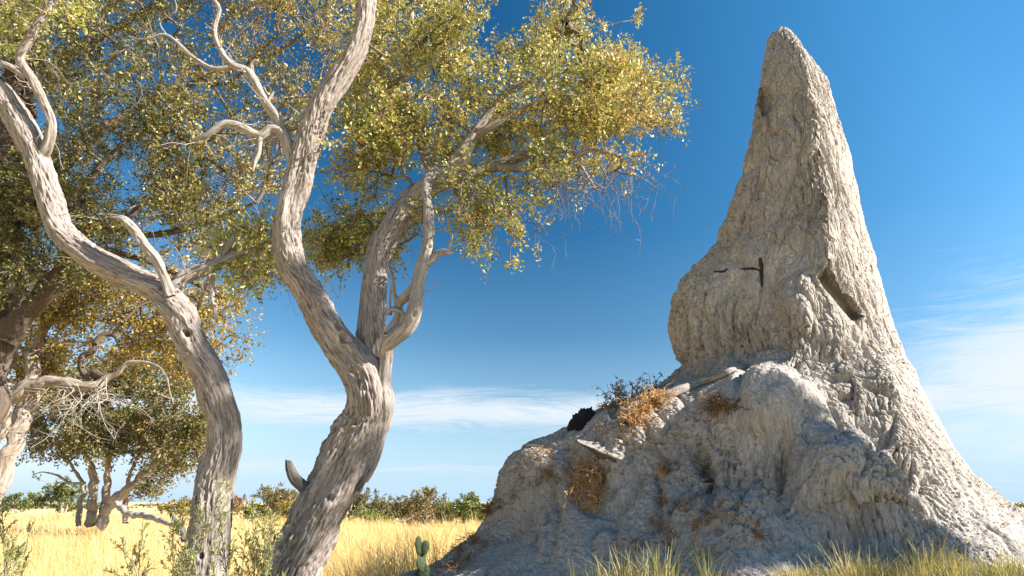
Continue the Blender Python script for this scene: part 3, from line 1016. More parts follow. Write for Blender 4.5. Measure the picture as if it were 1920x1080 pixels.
    def tone(p):
        px, py, _ = project(p)
        return 0.52 + 0.14 * smooth(1000, 1250, px) - 0.08 * smooth(330, 480, py) * smooth(900, 700, px) + 0.0 * px

    def leafy(p):
        px, py, _ = project(p)
        d = smooth(300, 345, py) * smooth(1000, 1040, px)
        return 1 - 0.93 * d
    foliage(t, seeds, tg, M_LEAF_GOLD, twigs=5, tlen=0.22, per=16, L=0.040, W=0.022, tone_fn=tone, leaf_fn=leafy, rmax=0.045, bare_tips=0.04, r0=0.0042, twig_var=0.12)  # low twig_var darkens the wood colour for the crown's inner shadow
    side_twigs(t, [b1, b2], 16, 0.30, 0.006)
    side_twigs(t, [dead[4:]], 12, 0.22, 0.005)


forked_tree()


# --- the leaning tree on the left
def leaning_tree():
    base = path([(372, 1430, 5.5, 80)])[0, :3]
    base[2] = ground_h(base[0], base[1]) - 0.05
    t = empty('leaning_tree', base, 'pale barked tree whose trunk bends away over the tall dry grass, shrubs at its foot', 'tree')
    main = path([(366, 1440, 5.5, 130), (372, 1300, 5.5, 98), (378, 1180, 5.5, 86), (385, 1080, 5.5, 79), (395, 983, 5.48, 71), (404, 903, 5.46, 68), (418, 844, 5.44, 62), (421, 800, 5.42, 57), (411, 758, 5.4, 57), (394, 706, 5.38, 57), (370, 668, 5.36, 57), (353, 629, 5.34, 58), (343, 597, 5.32, 58), (321, 566, 5.3, 53), (290, 541, 5.28, 48), (242, 519, 5.26, 45), (205, 502, 5.24, 46), (168, 481, 5.22, 46), (126, 445, 5.2, 47), (102, 400, 5.18, 48), (85, 350, 5.16, 46), (70, 300, 5.14, 44), (53, 258, 5.12, 46), (30, 215, 5.1, 42), (5, 178, 5.08, 38), (-30, 140, 5.06, 34), (-80, 60, 5.05, 28), (-90, -40, 5.1, 20)])
    limb('trunk', main, 124, 0.0125, M_BARK, t, seed=2.6, bark=1.1, kink=0.12, knots=[(3.02, 0.35, 0.045, 0.07, 0.016), (1.35, 0.1, 0.03, 0.05, 0.006)])
    b = path([(66, 310, 5.15, 24), (82, 280, 5.1, 24), (94, 246, 5.06, 21), (90, 214, 5.04, 19), (66, 165, 5.02, 17), (44, 128, 5.0, 17), (38, 108, 5.0, 15), (55, 80, 4.98, 16), (74, 46, 4.97, 14), (92, 14, 4.96, 12), (102, -30, 4.95, 9)])
    limb('bough', b, 48, 0.010, M_BARK, t, seed=71.0, bark=0.8)
    limb('bough', path([(50, 148, 5.01, 12), (36, 137, 5.0, 12), (16, 125, 4.98, 11), (-8, 120, 4.96, 10), (-50, 130, 4.95, 7)]), 30, 0.012, M_BARK, t, seed=72.0, bark=0.7)
    limb('branchlet', path([(72, 50, 4.97, 9), (80, 22, 4.97, 8), (82, -8, 4.97, 6), (84, -50, 4.97, 4)]), 20, 0.012, M_BARK, t, seed=73.0, bark=0.6)
    limb('snag', path([(322, 560, 5.22, 24), (306, 520, 5.18, 19), (290, 480, 5.15, 21), (262, 441, 5.12, 19), (234, 413, 5.1, 15), (218, 406, 5.09, 9), (203, 403, 5.08, 4)]), 48, 0.009, M_DEAD, t, seed=75.0, bark=1.2, lump=1.3, jag=0.05)
    rb = path([(325, 548, 5.34, 30), (340, 524, 5.36, 27), (364, 510, 5.38, 27), (392, 500, 5.4, 25), (420, 487, 5.43, 19), (450, 473, 5.46, 13), (482, 467, 5.5, 9), (515, 460, 5.55, 4)])
    limb('bough', rb, 44, 0.010, M_BARK, t, seed=76.0, bark=0.9)
    for k, rows in enumerate([
        [(400, 495, 5.4, 14), (420, 470, 5.42, 12), (436, 450, 5.44, 9), (446, 420, 5.46, 7), (456, 395, 5.48, 4)],
        [(396, 505, 5.38, 14), (398, 535, 5.37, 11), (401, 570, 5.36, 9), (405, 600, 5.36, 7)],
        [(395, 512, 5.4, 8), (380, 545, 5.42, 7), (370, 580, 5.45, 5)],
    ]):
        limb('branchlet', path(rows), 22, 0.012, M_DEAD, t, seed=80.0 + k, bark=0.6)
    tg = np.vstack([sample_region([[(-120, -120), (230, -120), (180, -10), (110, 60), (40, 90), (-120, 100)]], 150, 4.9, 6.4, 0.1, 1.5, 6.0),
                    sample_region([[(400, 420), (520, 430), (510, 520), (440, 530)]], 60, 5.4, 6.2, 0.0, 1.5, 6.0)])
    seeds = np.vstack([along(main, 0.9, 1, 6), along(b, 0.7, 1, 5), along(rb, 0.5, 1, 6)])
    foliage(t, seeds, tg, M_LEAF_GOLD, twigs=5, tlen=0.25, per=13, L=0.044, W=0.023, tone=0.42)
    side_twigs(t, [b, rb], 14, 0.28, 0.006)


leaning_tree()


# --- the big shaded tree behind them, at the left edge
def shaded_tree():
    base = path([(-70, 1100, 9.6, 100)])[0, :3]
    base[2] = ground_h(base[0], base[1]) - 0.05
    t = empty('shaded_tree', base, 'big tree, trunk darkened for shade, whose olive crown fills the sky behind the pale trunks', 'tree')
    main = path([(-90, 1130, 9.6, 120), (-80, 960, 9.6, 96), (-60, 800, 9.6, 88), (-40, 705, 9.6, 84), (-16, 610, 9.6, 80), (-2, 520, 9.6, 76), (4, 400, 9.6, 72), (8, 300, 9.6, 68), (30, 180, 9.6, 60), (60, 60, 9.6, 44), (80, -60, 9.6, 30)])
    limb('trunk', main, 72, 0.028, M_BARK_SHADED, t, seed=90.0, bark=1.6)
    l1 = path([(12, 640, 9.5, 50), (45, 590, 9.4, 40), (80, 560, 9.3, 34), (108, 518, 9.2, 30), (135, 470, 9.15, 26), (155, 432, 9.1, 26), (180, 420, 9.1, 22), (215, 428, 9.1, 16), (270, 380, 9.2, 12), (330, 330, 9.4, 8)])
    l2 = path([(10, 420, 9.6, 44), (100, 330, 9.9, 26), (180, 250, 10.2, 19), (280, 190, 10.5, 14), (380, 150, 10.6, 10), (480, 120, 10.7, 7)])
    l3 = path([(155, 432, 9.1, 20), (150, 380, 9.2, 16), (200, 300, 9.3, 12), (300, 240, 9.5, 9), (420, 320, 9.6, 6)])
    l4 = path([(30, 180, 9.6, 34), (110, 120, 9.9, 20), (220, 50, 10.2, 13), (360, -30, 10.4, 8)])
    l5 = path([(180, 420, 9.1, 16), (280, 440, 9.2, 13), (380, 420, 9.3, 10), (480, 380, 9.4, 6)])
    l6 = path([(40, 590, 9.45, 26), (95, 520, 9.6, 20), (180, 470, 9.9, 15), (300, 500, 10.2, 10), (420, 560, 10.4, 5)])
    for k, c in enumerate((l1, l2, l3, l4, l5, l6)):
        limb('limb', c, 26, 0.035, M_BARK_SHADED, t, seed=91.0 + k, bark=1.2, kink=0.45)
    A = [(-120, -120), (650, -120), (640, 40), (600, 150), (560, 250), (545, 330), (520, 400), (500, 470), (470, 530), (400, 480), (300, 400), (220, 440), (180, 520), (90, 500), (-60, 520), (-120, 500)]
    tg = np.vstack([sample_region([A], 1200, 8.2, 11.4, 0.30, 1.1, 9.0, clump=(8, 0.30)), sample_region([[(-120, 300), (200, 250), (180, 520), (60, 540), (-120, 560)]], 260, 8.4, 11.5, 0.0, 1.0, 9.0)])
    seeds = np.vstack([along(main, 0.55, 1, 10)] + [along(c, 0.15, 1, 12) for c in (l1, l2, l3, l4, l5, l6)])

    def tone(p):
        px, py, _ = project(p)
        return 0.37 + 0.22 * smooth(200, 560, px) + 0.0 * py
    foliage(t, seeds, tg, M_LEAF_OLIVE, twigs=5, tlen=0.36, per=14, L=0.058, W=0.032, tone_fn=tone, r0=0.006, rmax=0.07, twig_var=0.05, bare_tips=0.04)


shaded_tree()


# --- the yellow tree further back with its bent bough and hanging dead twigs
def yellow_tree():
    base = path([(-40, 1010, 12.5, 60)])[0, :3]
    base[2] = ground_h(base[0], base[1]) - 0.05
    t = empty('yellow_tree', base, 'slanting pale stemmed tree with bright yellow leaves and a tangle of hanging dead twigs', 'tree')
    stem = path([(-50, 1080, 12.5, 46), (-22, 960, 12.5, 40), (2, 890, 12.5, 34), (22, 833, 12.5, 33), (43, 780, 12.5, 31), (57, 745, 12.5, 28), (62, 690, 12.5, 24), (70, 640, 12.6, 20), (110, 590, 12.8, 14), (170, 560, 13.0, 8)])
    limb('trunk', stem, 48, 0.03, M_BARK_FAR, t, seed=101.0, bark=1.5)
    bow = path([(-40, 900, 11.8, 46), (-22, 830, 11.8, 42), (-4, 780, 11.8, 38), (12, 750, 11.8, 33), (40, 730, 11.8, 27), (75, 717, 11.8, 25), (118, 718, 11.8, 23), (158, 728, 11.8, 20), (183, 722, 11.8, 17), (214, 702, 11.8, 12), (243, 680, 11.8, 8), (290, 684, 11.8, 5), (311, 704, 11.8, 4), (318, 735, 11.8, 3), (326, 758, 11.8, 2)])
    limb('bough', bow, 32, 0.025, M_BARK_FAR, t, seed=103.0, bark=1.0)
    dk = path([(198, 708, 11.85, 16), (180, 697, 11.9, 15), (163, 706, 11.9, 14), (152, 690, 11.95, 12), (156, 668, 12.0, 12), (172, 660, 12.0, 12), (180, 640, 12.05, 11), (196, 628, 12.1, 11), (216, 630, 12.15, 9), (228, 655, 12.2, 6)])
    limb('bough', dk, 32, 0.02, M_BARK_SHADED, t, seed=104.0, bark=1.0)
    dk2 = path([(216, 630, 12.15, 9), (235, 600, 12.3, 8), (270, 570, 12.5, 6), (330, 560, 12.8, 4)])
    limb('bough', dk2, 24, 0.03, M_BARK_SHADED, t, seed=105.0, bark=1.0)
    dw = Acc()
    starts = [(160, 728), (120, 720), (180, 722), (60, 745), (140, 724), (200, 708), (95, 718), (170, 726)]
    for k in range(26):
        sx, sy = starts[rng.integers(len(starts))]
        a = P(sx + rng.uniform(-14, 14), sy, 11.75)
        d = unit(np.array([rng.uniform(-0.6, 0.9), rng.uniform(-0.5, 0.3), -1.0 + rng.uniform(-0.2, 0.9)]))
        r = rng.uniform(0.005, 0.010)
        for s in range(rng.integers(3, 7)):
            b = a + d * rng.uniform(0.14, 0.32)
            sticks(dw, [a], [b], r, r * 0.8, 4, 0.9)
            for _ in range(2):
                e = a + (b - a) * rng.uniform(0.2, 1) + 0
                sticks(dw, [e], [e + unit(d + rng.normal(size=3) * 0.8) * rng.uniform(0.1, 0.35)], r * 0.5, r * 0.25, 3, 0.95)
            a, r = b, r * 0.8
            d = unit(d + rng.normal(size=3) * 0.45)
    o = dw.build('dead_twigs', M_TWIG, t)
    o['kind'] = 'stuff'
    tg = np.vstack([sample_region([[(60, 530), (180, 505), (300, 510), (420, 560), (455, 590), (430, 640), (400, 690), (330, 700), (250, 660), (150, 640), (60, 650)]], 330, 12.2, 15, 0.1, 0.9, 12.0, clump=(6, 0.3)),
                    sample_region([[(20, 640), (110, 640), (120, 720), (60, 760), (20, 700)]], 60, 12.6, 14, 0.0, 0.9, 12.0)])
    seeds = np.vstack([along(stem, 0.6, 1, 8), along(dk, 0.6, 1, 5), along(dk2, 0, 1, 8)])
    foliage(t, seeds, tg, M_LEAF_YELLOW, twigs=5, tlen=0.42, per=13, L=0.075, W=0.045, tone=0.42, r0=0.006, twig_var=0.15)


yellow_tree()


# --- trees of the plain
def plain_tree(name, label, stems, crown_polys, D, spread, n, mat, per, L, tone, bark=None, group=None, tlen=None, twig_var=0.35, gap=0.05, around=14):
    s = depth_scale(945, D)
    base = P(stems[0][0][0], 945, D)
    base[2] = ground_h(base[0], base[1]) - 0.1
    t = empty(name, base, label, 'tree' if 'bush' not in name else 'bush', group)
    seeds = []
    for k, st in enumerate(stems):
        c = path([(px, py, D + dy, w * 0.78) for px, py, dy, w in st])
        limb('trunk' if k == 0 else 'stem', c, around, max(0.05, 4 * s), bark or M_BARK_FAR, t, seed=k + D, bark=2.0 if D < 45 else 0.0)
        seeds.append(along(c, 0.35, 1, 8))
    tg = sample_region(crown_polys, n, D - spread, D + spread, gap, 30.0 / D * 0.9, D, clump=(6, 9 * s))
    foliage(t, np.vstack(seeds), tg, mat, twigs=4, tlen=tlen or 14 * s, per=per, L=L, W=L * 0.6, tone=tone, r0=0.35 * s, rmax=5 * s, spray=False, twig_var=twig_var)
    return t


def plain_trees():
    g = 'trees of the far plain'
    plain_tree('spreading_tree', 'wide spreading tree on several pale stems in the grass behind the bent bough',
               [[(186, 985, 0, 30), (197, 962, 0, 24), (222, 930, 0, 24), (254, 906, 0, 22), (290, 870, 0, 18), (318, 842, 0, 12), (345, 800, 0, 6)],
                [(172, 985, 0.5, 26), (174, 940, 0.5, 22), (176, 900, 0.5, 20), (168, 870, 0.5, 14), (150, 820, 0.5, 8)],
                [(192, 980, 1, 20), (200, 920, 1, 18), (203, 870, 1, 15), (215, 820, 1, 12), (230, 770, 1, 6)],
                [(148, 985, 1, 13), (150, 945, 1, 12), (156, 915, 1, 10), (140, 880, 1, 7), (110, 840, 1, 4)],
                [(236, 980, 1.5, 15), (236, 930, 1.5, 13), (244, 890, 1.5, 9), (260, 850, 1.5, 5)],
                [(254, 906, -0.5, 10), (285, 895, -0.6, 8), (310, 890, -0.7, 7), (330, 905, -0.8, 4)],
                [(160, 905, 0, 7), (130, 905, 0, 6), (105, 890, 0, 5), (80, 885, 0, 3), (62, 890, 0, 2)]],
               [[(60, 800), (80, 740), (140, 690), (230, 670), (320, 680), (375, 730), (388, 800), (372, 850), (350, 900), (325, 870), (280, 850), (220, 850), (150, 850), (95, 860), (50, 850)],
                [(300, 840), (370, 830), (380, 880), (340, 905), (310, 890)], [(262, 900), (310, 905), (300, 925), (265, 920)]], 34, 2.6, 950, M_LEAF_DULL, 13, 0.15, 0.42, tlen=0.75, twig_var=0.15, gap=0.05)
    far = [
        ('plain_tree', 'dark round crowned tree seen beneath the spreading tree', [[(112, 962, 0, 6), (112, 930, 0, 5), (116, 915, 0, 3)], [(120, 962, 0, 4), (128, 935, 0, 3), (136, 918, 0, 2)]], [[(68, 925), (80, 908), (115, 902), (150, 912), (160, 935), (150, 948), (90, 948), (70, 940)]], 66, M_LEAF_GREEN, 0.40, 150),
        ('plain_tree', 'small rust brown tree close beside the leaning trunk', [[(437, 968, 0, 3), (437, 950, 0, 3), (440, 943, 0, 2)]], [[(426, 945), (432, 936), (445, 936), (453, 946), (448, 957), (428, 958)]], 75, M_LEAF_RUST, 0.6, 60),
        ('plain_tree', 'grey green tree standing between the two pale trunks', [[(512, 974, 0, 5), (513, 955, 0, 5), (520, 940, 0, 3)], [(516, 960, 0, 3), (503, 945, 0, 3), (495, 935, 0, 2)], [(514, 957, 0, 3), (532, 945, 0, 3), (545, 935, 0, 2)]], [[(480, 942), (488, 928), (510, 920), (520, 918), (535, 926), (556, 928), (562, 945), (545, 956), (500, 957), (484, 953)]], 62, M_LEAF_DULL, 0.45, 150),
        ('plain_tree', 'tree with a dark flat tuft on top beside the forked trunk', [[(656, 980, 0, 4), (657, 955, 0, 4), (664, 935, 0, 3), (668, 928, 0, 2)]], [[(655, 930), (665, 924), (684, 926), (682, 936), (662, 938)], [(638, 950), (655, 940), (680, 946), (690, 960), (660, 968), (640, 968)]], 62, M_LEAF_DULL, 0.3, 110),
        ('plain_tree', 'low round olive tree third along the treeline from the forked trunk', [[(718, 985, 0, 4), (718, 965, 0, 4), (722, 955, 0, 2)]], [[(690, 958), (700, 945), (722, 939), (738, 947), (748, 962), (738, 972), (700, 970)]], 60, M_LEAF_DULL, 0.4, 120),
        ('plain_tree', 'tallest grey green tree of the line with a thin spike of leaves', [[(770, 990, 0, 5), (771, 965, 0, 5), (778, 945, 0, 3), (792, 928, 0, 2)], [(771, 970, 0, 3), (758, 950, 0, 3), (752, 938, 0, 2)]], [[(742, 945), (752, 930), (775, 928), (790, 938), (805, 950), (815, 968), (800, 978), (760, 975), (745, 962)], [(790, 930), (796, 921), (802, 924), (800, 945), (792, 948)]], 56, M_LEAF_DULL, 0.42, 200),
        ('plain_bush', 'grey brown leafless looking bush under the tallest tree', [[(796, 995, 0, 4), (797, 980, 0, 3), (800, 970, 0, 2)]], [[(772, 982), (785, 966), (805, 964), (822, 976), (815, 988), (782, 990)]], 50, M_LEAF_RUST, 0.12, 80),
        ('plain_tree', 'dull tree crowding behind the bright green round tree', [[(836, 985, 0, 4), (836, 965, 0, 4), (838, 955, 0, 2)]], [[(818, 962), (828, 947), (845, 945), (855, 960), (848, 975), (824, 976)]], 58, M_LEAF_DULL, 0.3, 80),
        ('plain_tree', 'bright green tree with a dense double rounded crown near the mound', [[(872, 992, 0, 5), (874, 972, 0, 5), (884, 962, 0, 4), (890, 955, 0, 2)], [(856, 990, 0, 4), (856, 968, 0, 3), (854, 955, 0, 2)]], [[(836, 952), (842, 938), (855, 932), (868, 937), (880, 932), (893, 938), (901, 952), (896, 966), (872, 968), (845, 968)]], 48, M_LEAF_GREEN, 0.55, 170),
        ('plain_bush', 'pale green bush between the round green tree and the mound', [[(905, 990, 0, 3), (905, 975, 0, 3), (908, 965, 0, 2)]], [[(890, 975), (900, 960), (925, 955), (930, 985), (895, 985)]], 54, M_LEAF_YELLOW, 0.1, 70),
        ('plain_bush', 'low dark bush line piece at the far left horizon', [[(28, 960, 0, 3), (28, 946, 0, 3), (30, 940, 0, 2)]], [[(-20, 946), (10, 938), (40, 934), (66, 940), (70, 952), (-20, 954)]], 85, M_LEAF_GREEN, 0.4, 90),
        ('plain_bush', 'yellow green bush just behind the leaning trunk', [[(345, 975, 0, 3), (345, 958, 0, 3), (348, 950, 0, 2)]], [[(315, 955), (330, 944), (350, 946), (364, 944), (372, 965), (320, 968)]], 58, M_LEAF_YELLOW, 0.15, 80),
        ('plain_bush', 'low bush at the foot of the tree between the pale trunks', [[(548, 985, 0, 3), (548, 970, 0, 3), (550, 963, 0, 2)]], [[(520, 962), (535, 952), (560, 955), (572, 968), (525, 972)]], 56, M_LEAF_YELLOW, 0.1, 70),
        ('plain_bush', 'dark low bush left of the tree between the pale trunks', [[(485, 980, 0, 3), (485, 962, 0, 3), (487, 956, 0, 2)]], [[(462, 960), (475, 950), (495, 950), (500, 965), (465, 968)]], 70, M_LEAF_GREEN, 0.45, 60),
        ('plain_bush', 'green bush low in front of the olive round tree', [[(700, 990, 0, 3), (700, 975, 0, 3), (702, 968, 0, 2)]], [[(675, 972), (690, 962), (715, 964), (728, 975), (715, 982), (680, 980)]], 54, M_LEAF_GREEN, 0.8, 70),
    ]
    for name, label, stems, polys, D, mat, tone, n in far:
        plain_tree(name, label, stems, polys, D, 1.0 + 0.01 * D, n, mat, 11, 0.0022 * D + 0.03, tone + 0.14, group=g, tlen=0.0055 * D, around=8, gap=0.2)
    # the last rim of bush on the horizon
    acc = Acc()
    m = 260
    az = rng.uniform(rad(-42), rad(44), m); D = rng.uniform(190, 420, m)
    hh = np.clip(0.35 + noise3(np.stack([az * 22, np.zeros(m), np.zeros(m)], 1)) * 1.3, 0.03, 1.2) * 1.5
    k = np.repeat(np.arange(m), 34)
    pos = np.stack([D[k] * np.sin(az[k]) + rng.normal(size=len(k)) * 2.2, D[k] * np.cos(az[k]) + rng.normal(size=len(k)) * 2.2, rng.uniform(0, 1, len(k)) ** 0.8 * hh[k]], 1)
    leaves(acc, pos, rng.normal(size=(len(k), 3)), 1.0, 0.7, np.clip(rng.normal(size=len(k)) * 0.2 + 0.35, 0, 1))
    o = acc.build('distant_bush', M_LEAF_DULL, None, False)
    tag(o, 'thin rim of far off bush along the horizon', 'bushland', None, 'stuff')


plain_trees()


# --- the tree beyond the picture's edge whose crown shades the foot of the mound
def shade_tree():
    X, Y = 7.6, 2.6
    base = np.array([X, Y, float(ground_h(np.array([X]), np.array([Y]))[0]) - 0.05])
    t = empty('shade_tree', base, 'tree beyond the picture edge whose crown throws shade over the foot of the mound', 'tree')
    main = np.array([[X, Y, base[2], 0.24], [X + 0.1, Y, 1.5, 0.20], [X - 0.05, Y + 0.1, 3.0, 0.17], [X, Y + 0.3, 4.4, 0.13], [X, Y + 0.2, 5.6, 0.09], [X, Y, 6.8, 0.06], [X + 0.1, Y + 0.2, 8.4, 0.04], [X, Y + 0.1, 9.8, 0.02]])
    limb('trunk', main, 40, 0.04, M_BARK, t, seed=120.0)
    # crown in the plane across the sun's path: (Y, Z) outline
    edge = [(1790, 1010), (1690, 985), (1630, 920), (1575, 880), (1510, 855), (1470, 800), (1455, 745), (1400, 735), (1300, 750), (1200, 785), (1100, 815), (1010, 875), (965, 915), (935, 965), (880, 1030), (825, 1070), (900, 1080), (1000, 1080), (1150, 1055), (1300, 1035), (1500, 1035), (1650, 1040)]
    foot = [tuple(on_mound(*e)[0]) for e in edge]
    out = [(y + (7.5 - x) * SUN_DIR[1] / SUN_DIR[0], z + (7.5 - x) * SUN_DIR[2] / SUN_DIR[0]) for x, y, z in foot]
    oa = np.array(out)
    m = 4000
    yy, zz = rng.uniform(oa[:, 0].min(), oa[:, 0].max(), m), rng.uniform(oa[:, 1].min(), oa[:, 1].max(), m)
    k = in_poly(yy, zz, out)
    xx = rng.uniform(-0.9, 0.9, m)
    slope_y, slope_z = SUN_DIR[1] / SUN_DIR[0], SUN_DIR[2] / SUN_DIR[0]
    tg = np.stack([7.5 + xx, yy + slope_y * xx, zz + slope_z * xx], 1)[k]
    tg = tg[noise3(tg * 1.6 + 5) > -0.30][:640]
    # gaps through which the sun reaches the mound
    for hp, hr in (((1240, 738), 0.16), ((1270, 735), 0.14), ((1125, 838), 0.20), ((1105, 905), 0.18), ((1090, 930), 0.15), ((1018, 990), 0.12), ((1210, 768), 0.16), ((1150, 890), 0.12)):
        h0, _ = on_mound(*hp)
        rel = tg - h0
        sd_ = np.array(SUN_DIR)
        dist = np.linalg.norm(rel - np.outer(rel @ sd_, sd_), axis=1)
        tg = tg[dist > hr + 0.17]
    # thinner top of the crown: dapples the two pale trunks
    top = []
    for (x, y, z), cnt_, sp_ in (((-2.2, 5.35, 2.15), 26, 0.2), ((-1.55, 5.35, 3.15), 7, 0.08), ((-1.4, 5.5, 1.45), 6, 0.12)):
        k_ = (7.5 - x) / SUN_DIR[0]
        top.append(np.array([x, y, z]) + k_ * np.array(SUN_DIR) + rng.normal(size=(cnt_, 3)) * sp_)
    top = np.vstack(top)
    tg = np.vstack([tg, top])
    foliage(t, along(main, 0.45, 1, 10), tg, M_LEAF_GOLD, twigs=5, tlen=0.22, per=17, L=0.07, W=0.046, tone=0.4)


shade_tree()
#@@SMALL@@

# ------------------------------------------------------------------ what grows and lies on the mound
_front = np.where((MV[:, 1] < MY + 0.6))[0]
_cell = {}
for _k in _front[np.argsort(-MZC[_front])]:
    _cell[(int(MPX[_k] // 5), int(MPY[_k] // 5))] = _k


def surf(px, py):
    """nearest seen point of the mound for each place; (n,3) points and normals, with a validity mask"""
    px, py = np.atleast_1d(px), np.atleast_1d(py)
    ks, ok = [], []
    for a, b in zip(px, py):
        k = _cell.get((int(a // 5), int(b // 5)))
        ok.append(k is not None)
        ks.append(0 if k is None else k)
    ks = np.array(ks)
    return MV[ks], MN[ks], np.array(ok)


def weed(acc, p, n, size, stems, var, droop=0.6, width=0.007, heads=0.0):
    """a clump of curled dry stalks rooted at p"""
    for _ in range(stems):
        a = p + rng.normal(size=3) * size * 0.12
        a -= n * 0.02
        d = unit(n * 0.7 + np.array([0, 0, 0.7]) + rng.normal(size=3) * 0.65)
        r = width * rng.uniform(0.3, 0.6)
        L = size * rng.uniform(0.5, 1.2)
        v = np.clip(var + rng.normal() * 0.22, 0, 1)
        for s in range(5):
            b = a + d * L / 5
            sticks(acc, [a], [b], r, r * 0.85, 3, v)
            if rng.uniform() < 0.5:
                e = b + unit(d + rng.normal(size=3) * 0.9) * L * 0.2
                sticks(acc, [b], [e], r * 0.7, r * 0.4, 3, v)
                if rng.uniform() < heads:
                    leaves(acc, np.repeat([e], 3, 0), rng.normal(size=(3, 3)), 0.022, 0.012, np.full(3, v))
            a, r = b, r * 0.85
            d = unit(d + rng.normal(size=3) * 0.35 - np.array([0, 0, droop * 0.33]))
        if rng.uniform() < heads:
            leaves(acc, np.repeat([a], 4, 0), rng.normal(size=(4, 3)), 0.024, 0.013, np.full(4, v))


def mound_weeds():
    clumps = [
        ('dry_weed', 'orange dry weed clump at the lower end of the bleached stick', [(1195, 785), (1205, 770), (1218, 762), (1232, 752), (1240, 748), (1188, 792)], 0.17, 44, 0.9, 0.8, 0.4),
        ('dry_weed', 'straw orange tangle of dead weed hanging below the split log', [(1085, 890), (1100, 885), (1120, 880), (1090, 905), (1078, 925), (1098, 935), (1115, 945), (1130, 950), (1110, 900), (1140, 875), (1085, 915), (1125, 925), (1070, 900)], 0.22, 40, 0.95, 1.1, 0.1),
        ('dry_bush', 'brown twiggy dry bush with seed heads standing against the sky on the mound', [(1150, 748), (1165, 748), (1158, 750), (1175, 746)], 0.22, 14, 0.25, 0.0, 0.5),
        ('dry_bush', 'small dark dry sprig right of the seed headed bush', [(1195, 738), (1208, 735), (1222, 727)], 0.16, 9, 0.12, 0.1, 0.7),
        ('dry_weed', 'grey brown fibrous weed clump on the shaded face under the spire', [(1330, 755), (1345, 752), (1360, 760), (1372, 768), (1335, 765)], 0.17, 24, 0.30, 1.3, 0.0),
        ('dry_weed', 'little lone brown tuft in the middle of the shaded face', [(1249, 883)], 0.09, 40, 0.5, 0.5, 0.3),
        ('dry_weed', 'brown bristly weed at the edge of the mound above the cactus', [(862, 1006), (866, 1003), (863, 1009)], 0.22, 34, 0.35, 0.4, 0.3),
        ('dry_weed', 'brown weed on the steep outer edge against the green tree', [(914, 960), (916, 956), (918, 953)], 0.14, 20, 0.35, 0.6, 0.2),
        ('dry_weed', 'dull brown weed draped along the ridge below the dry bush', [(1130, 763), (1139, 762), (1148, 762), (1157, 763), (1166, 762)], 0.13, 16, 0.40, 1.2, 0.2),
    ]
    for name, label, pts, size, stems, var, droop, heads in clumps:
        P3, N3, ok = surf([a for a, _ in pts], [b for _, b in pts])
        if not ok.any(): continue
        acc = Acc()
        for p, n, k in zip(P3, N3, ok):
            if k: weed(acc, p, unit(n), size, stems, var, droop, 0.010, heads)
        tag(acc.build(name, M_RUST, None, False), label, 'weed' if name == 'dry_weed' else 'bush')
    # scattered dead ground cover
    acc = Acc()
    for poly, m, size, stems, var in (
        ([(985, 850), (1060, 830), (1100, 860), (1060, 900), (1000, 930), (970, 900)], 38, 0.14, 8, 0.5),
        ([(1200, 960), (1290, 915), (1340, 905), (1330, 930), (1420, 960), (1440, 1010), (1300, 1010), (1220, 1000)], 46, 0.13, 8, 0.5),
        ([(800, 1065), (860, 1015), (900, 1000), (930, 1010), (860, 1075)], 30, 0.14, 10, 0.38),
        ([(1120, 1010), (1200, 1000), (1420, 1000), (1500, 1040), (1420, 1060), (1150, 1050)], 30, 0.10, 6, 0.45),
        ([(1130, 770), (1240, 760), (1230, 800), (1170, 830), (1120, 800)], 24, 0.09, 8, 0.42),
        ([(920, 930), (960, 900), (970, 930), (930, 960)], 10, 0.10, 8, 0.3),
        ([(1760, 890), (1900, 930), (1900, 1000), (1800, 960)], 14, 0.08, 7, 0.7),
    ):
        poly = np.array(poly, float)
        px = rng.uniform(poly[:, 0].min(), poly[:, 0].max(), m * 5); py = rng.uniform(poly[:, 1].min(), poly[:, 1].max(), m * 5)
        s = in_poly(px, py, poly)
        P3, N3, ok = surf(px[s][:m], py[s][:m])
        for p, n, k in zip(P3, N3, ok):
            if k: weed(acc, p, unit(n), size * rng.uniform(0.5, 1.2), stems, var, 1.0, 0.006)
    tag(acc.build('dead_ground_cover', M_RUST, None, False), 'thin brown dead ground cover clinging to the clay slopes', 'ground cover', None, 'stuff')


mound_weeds()


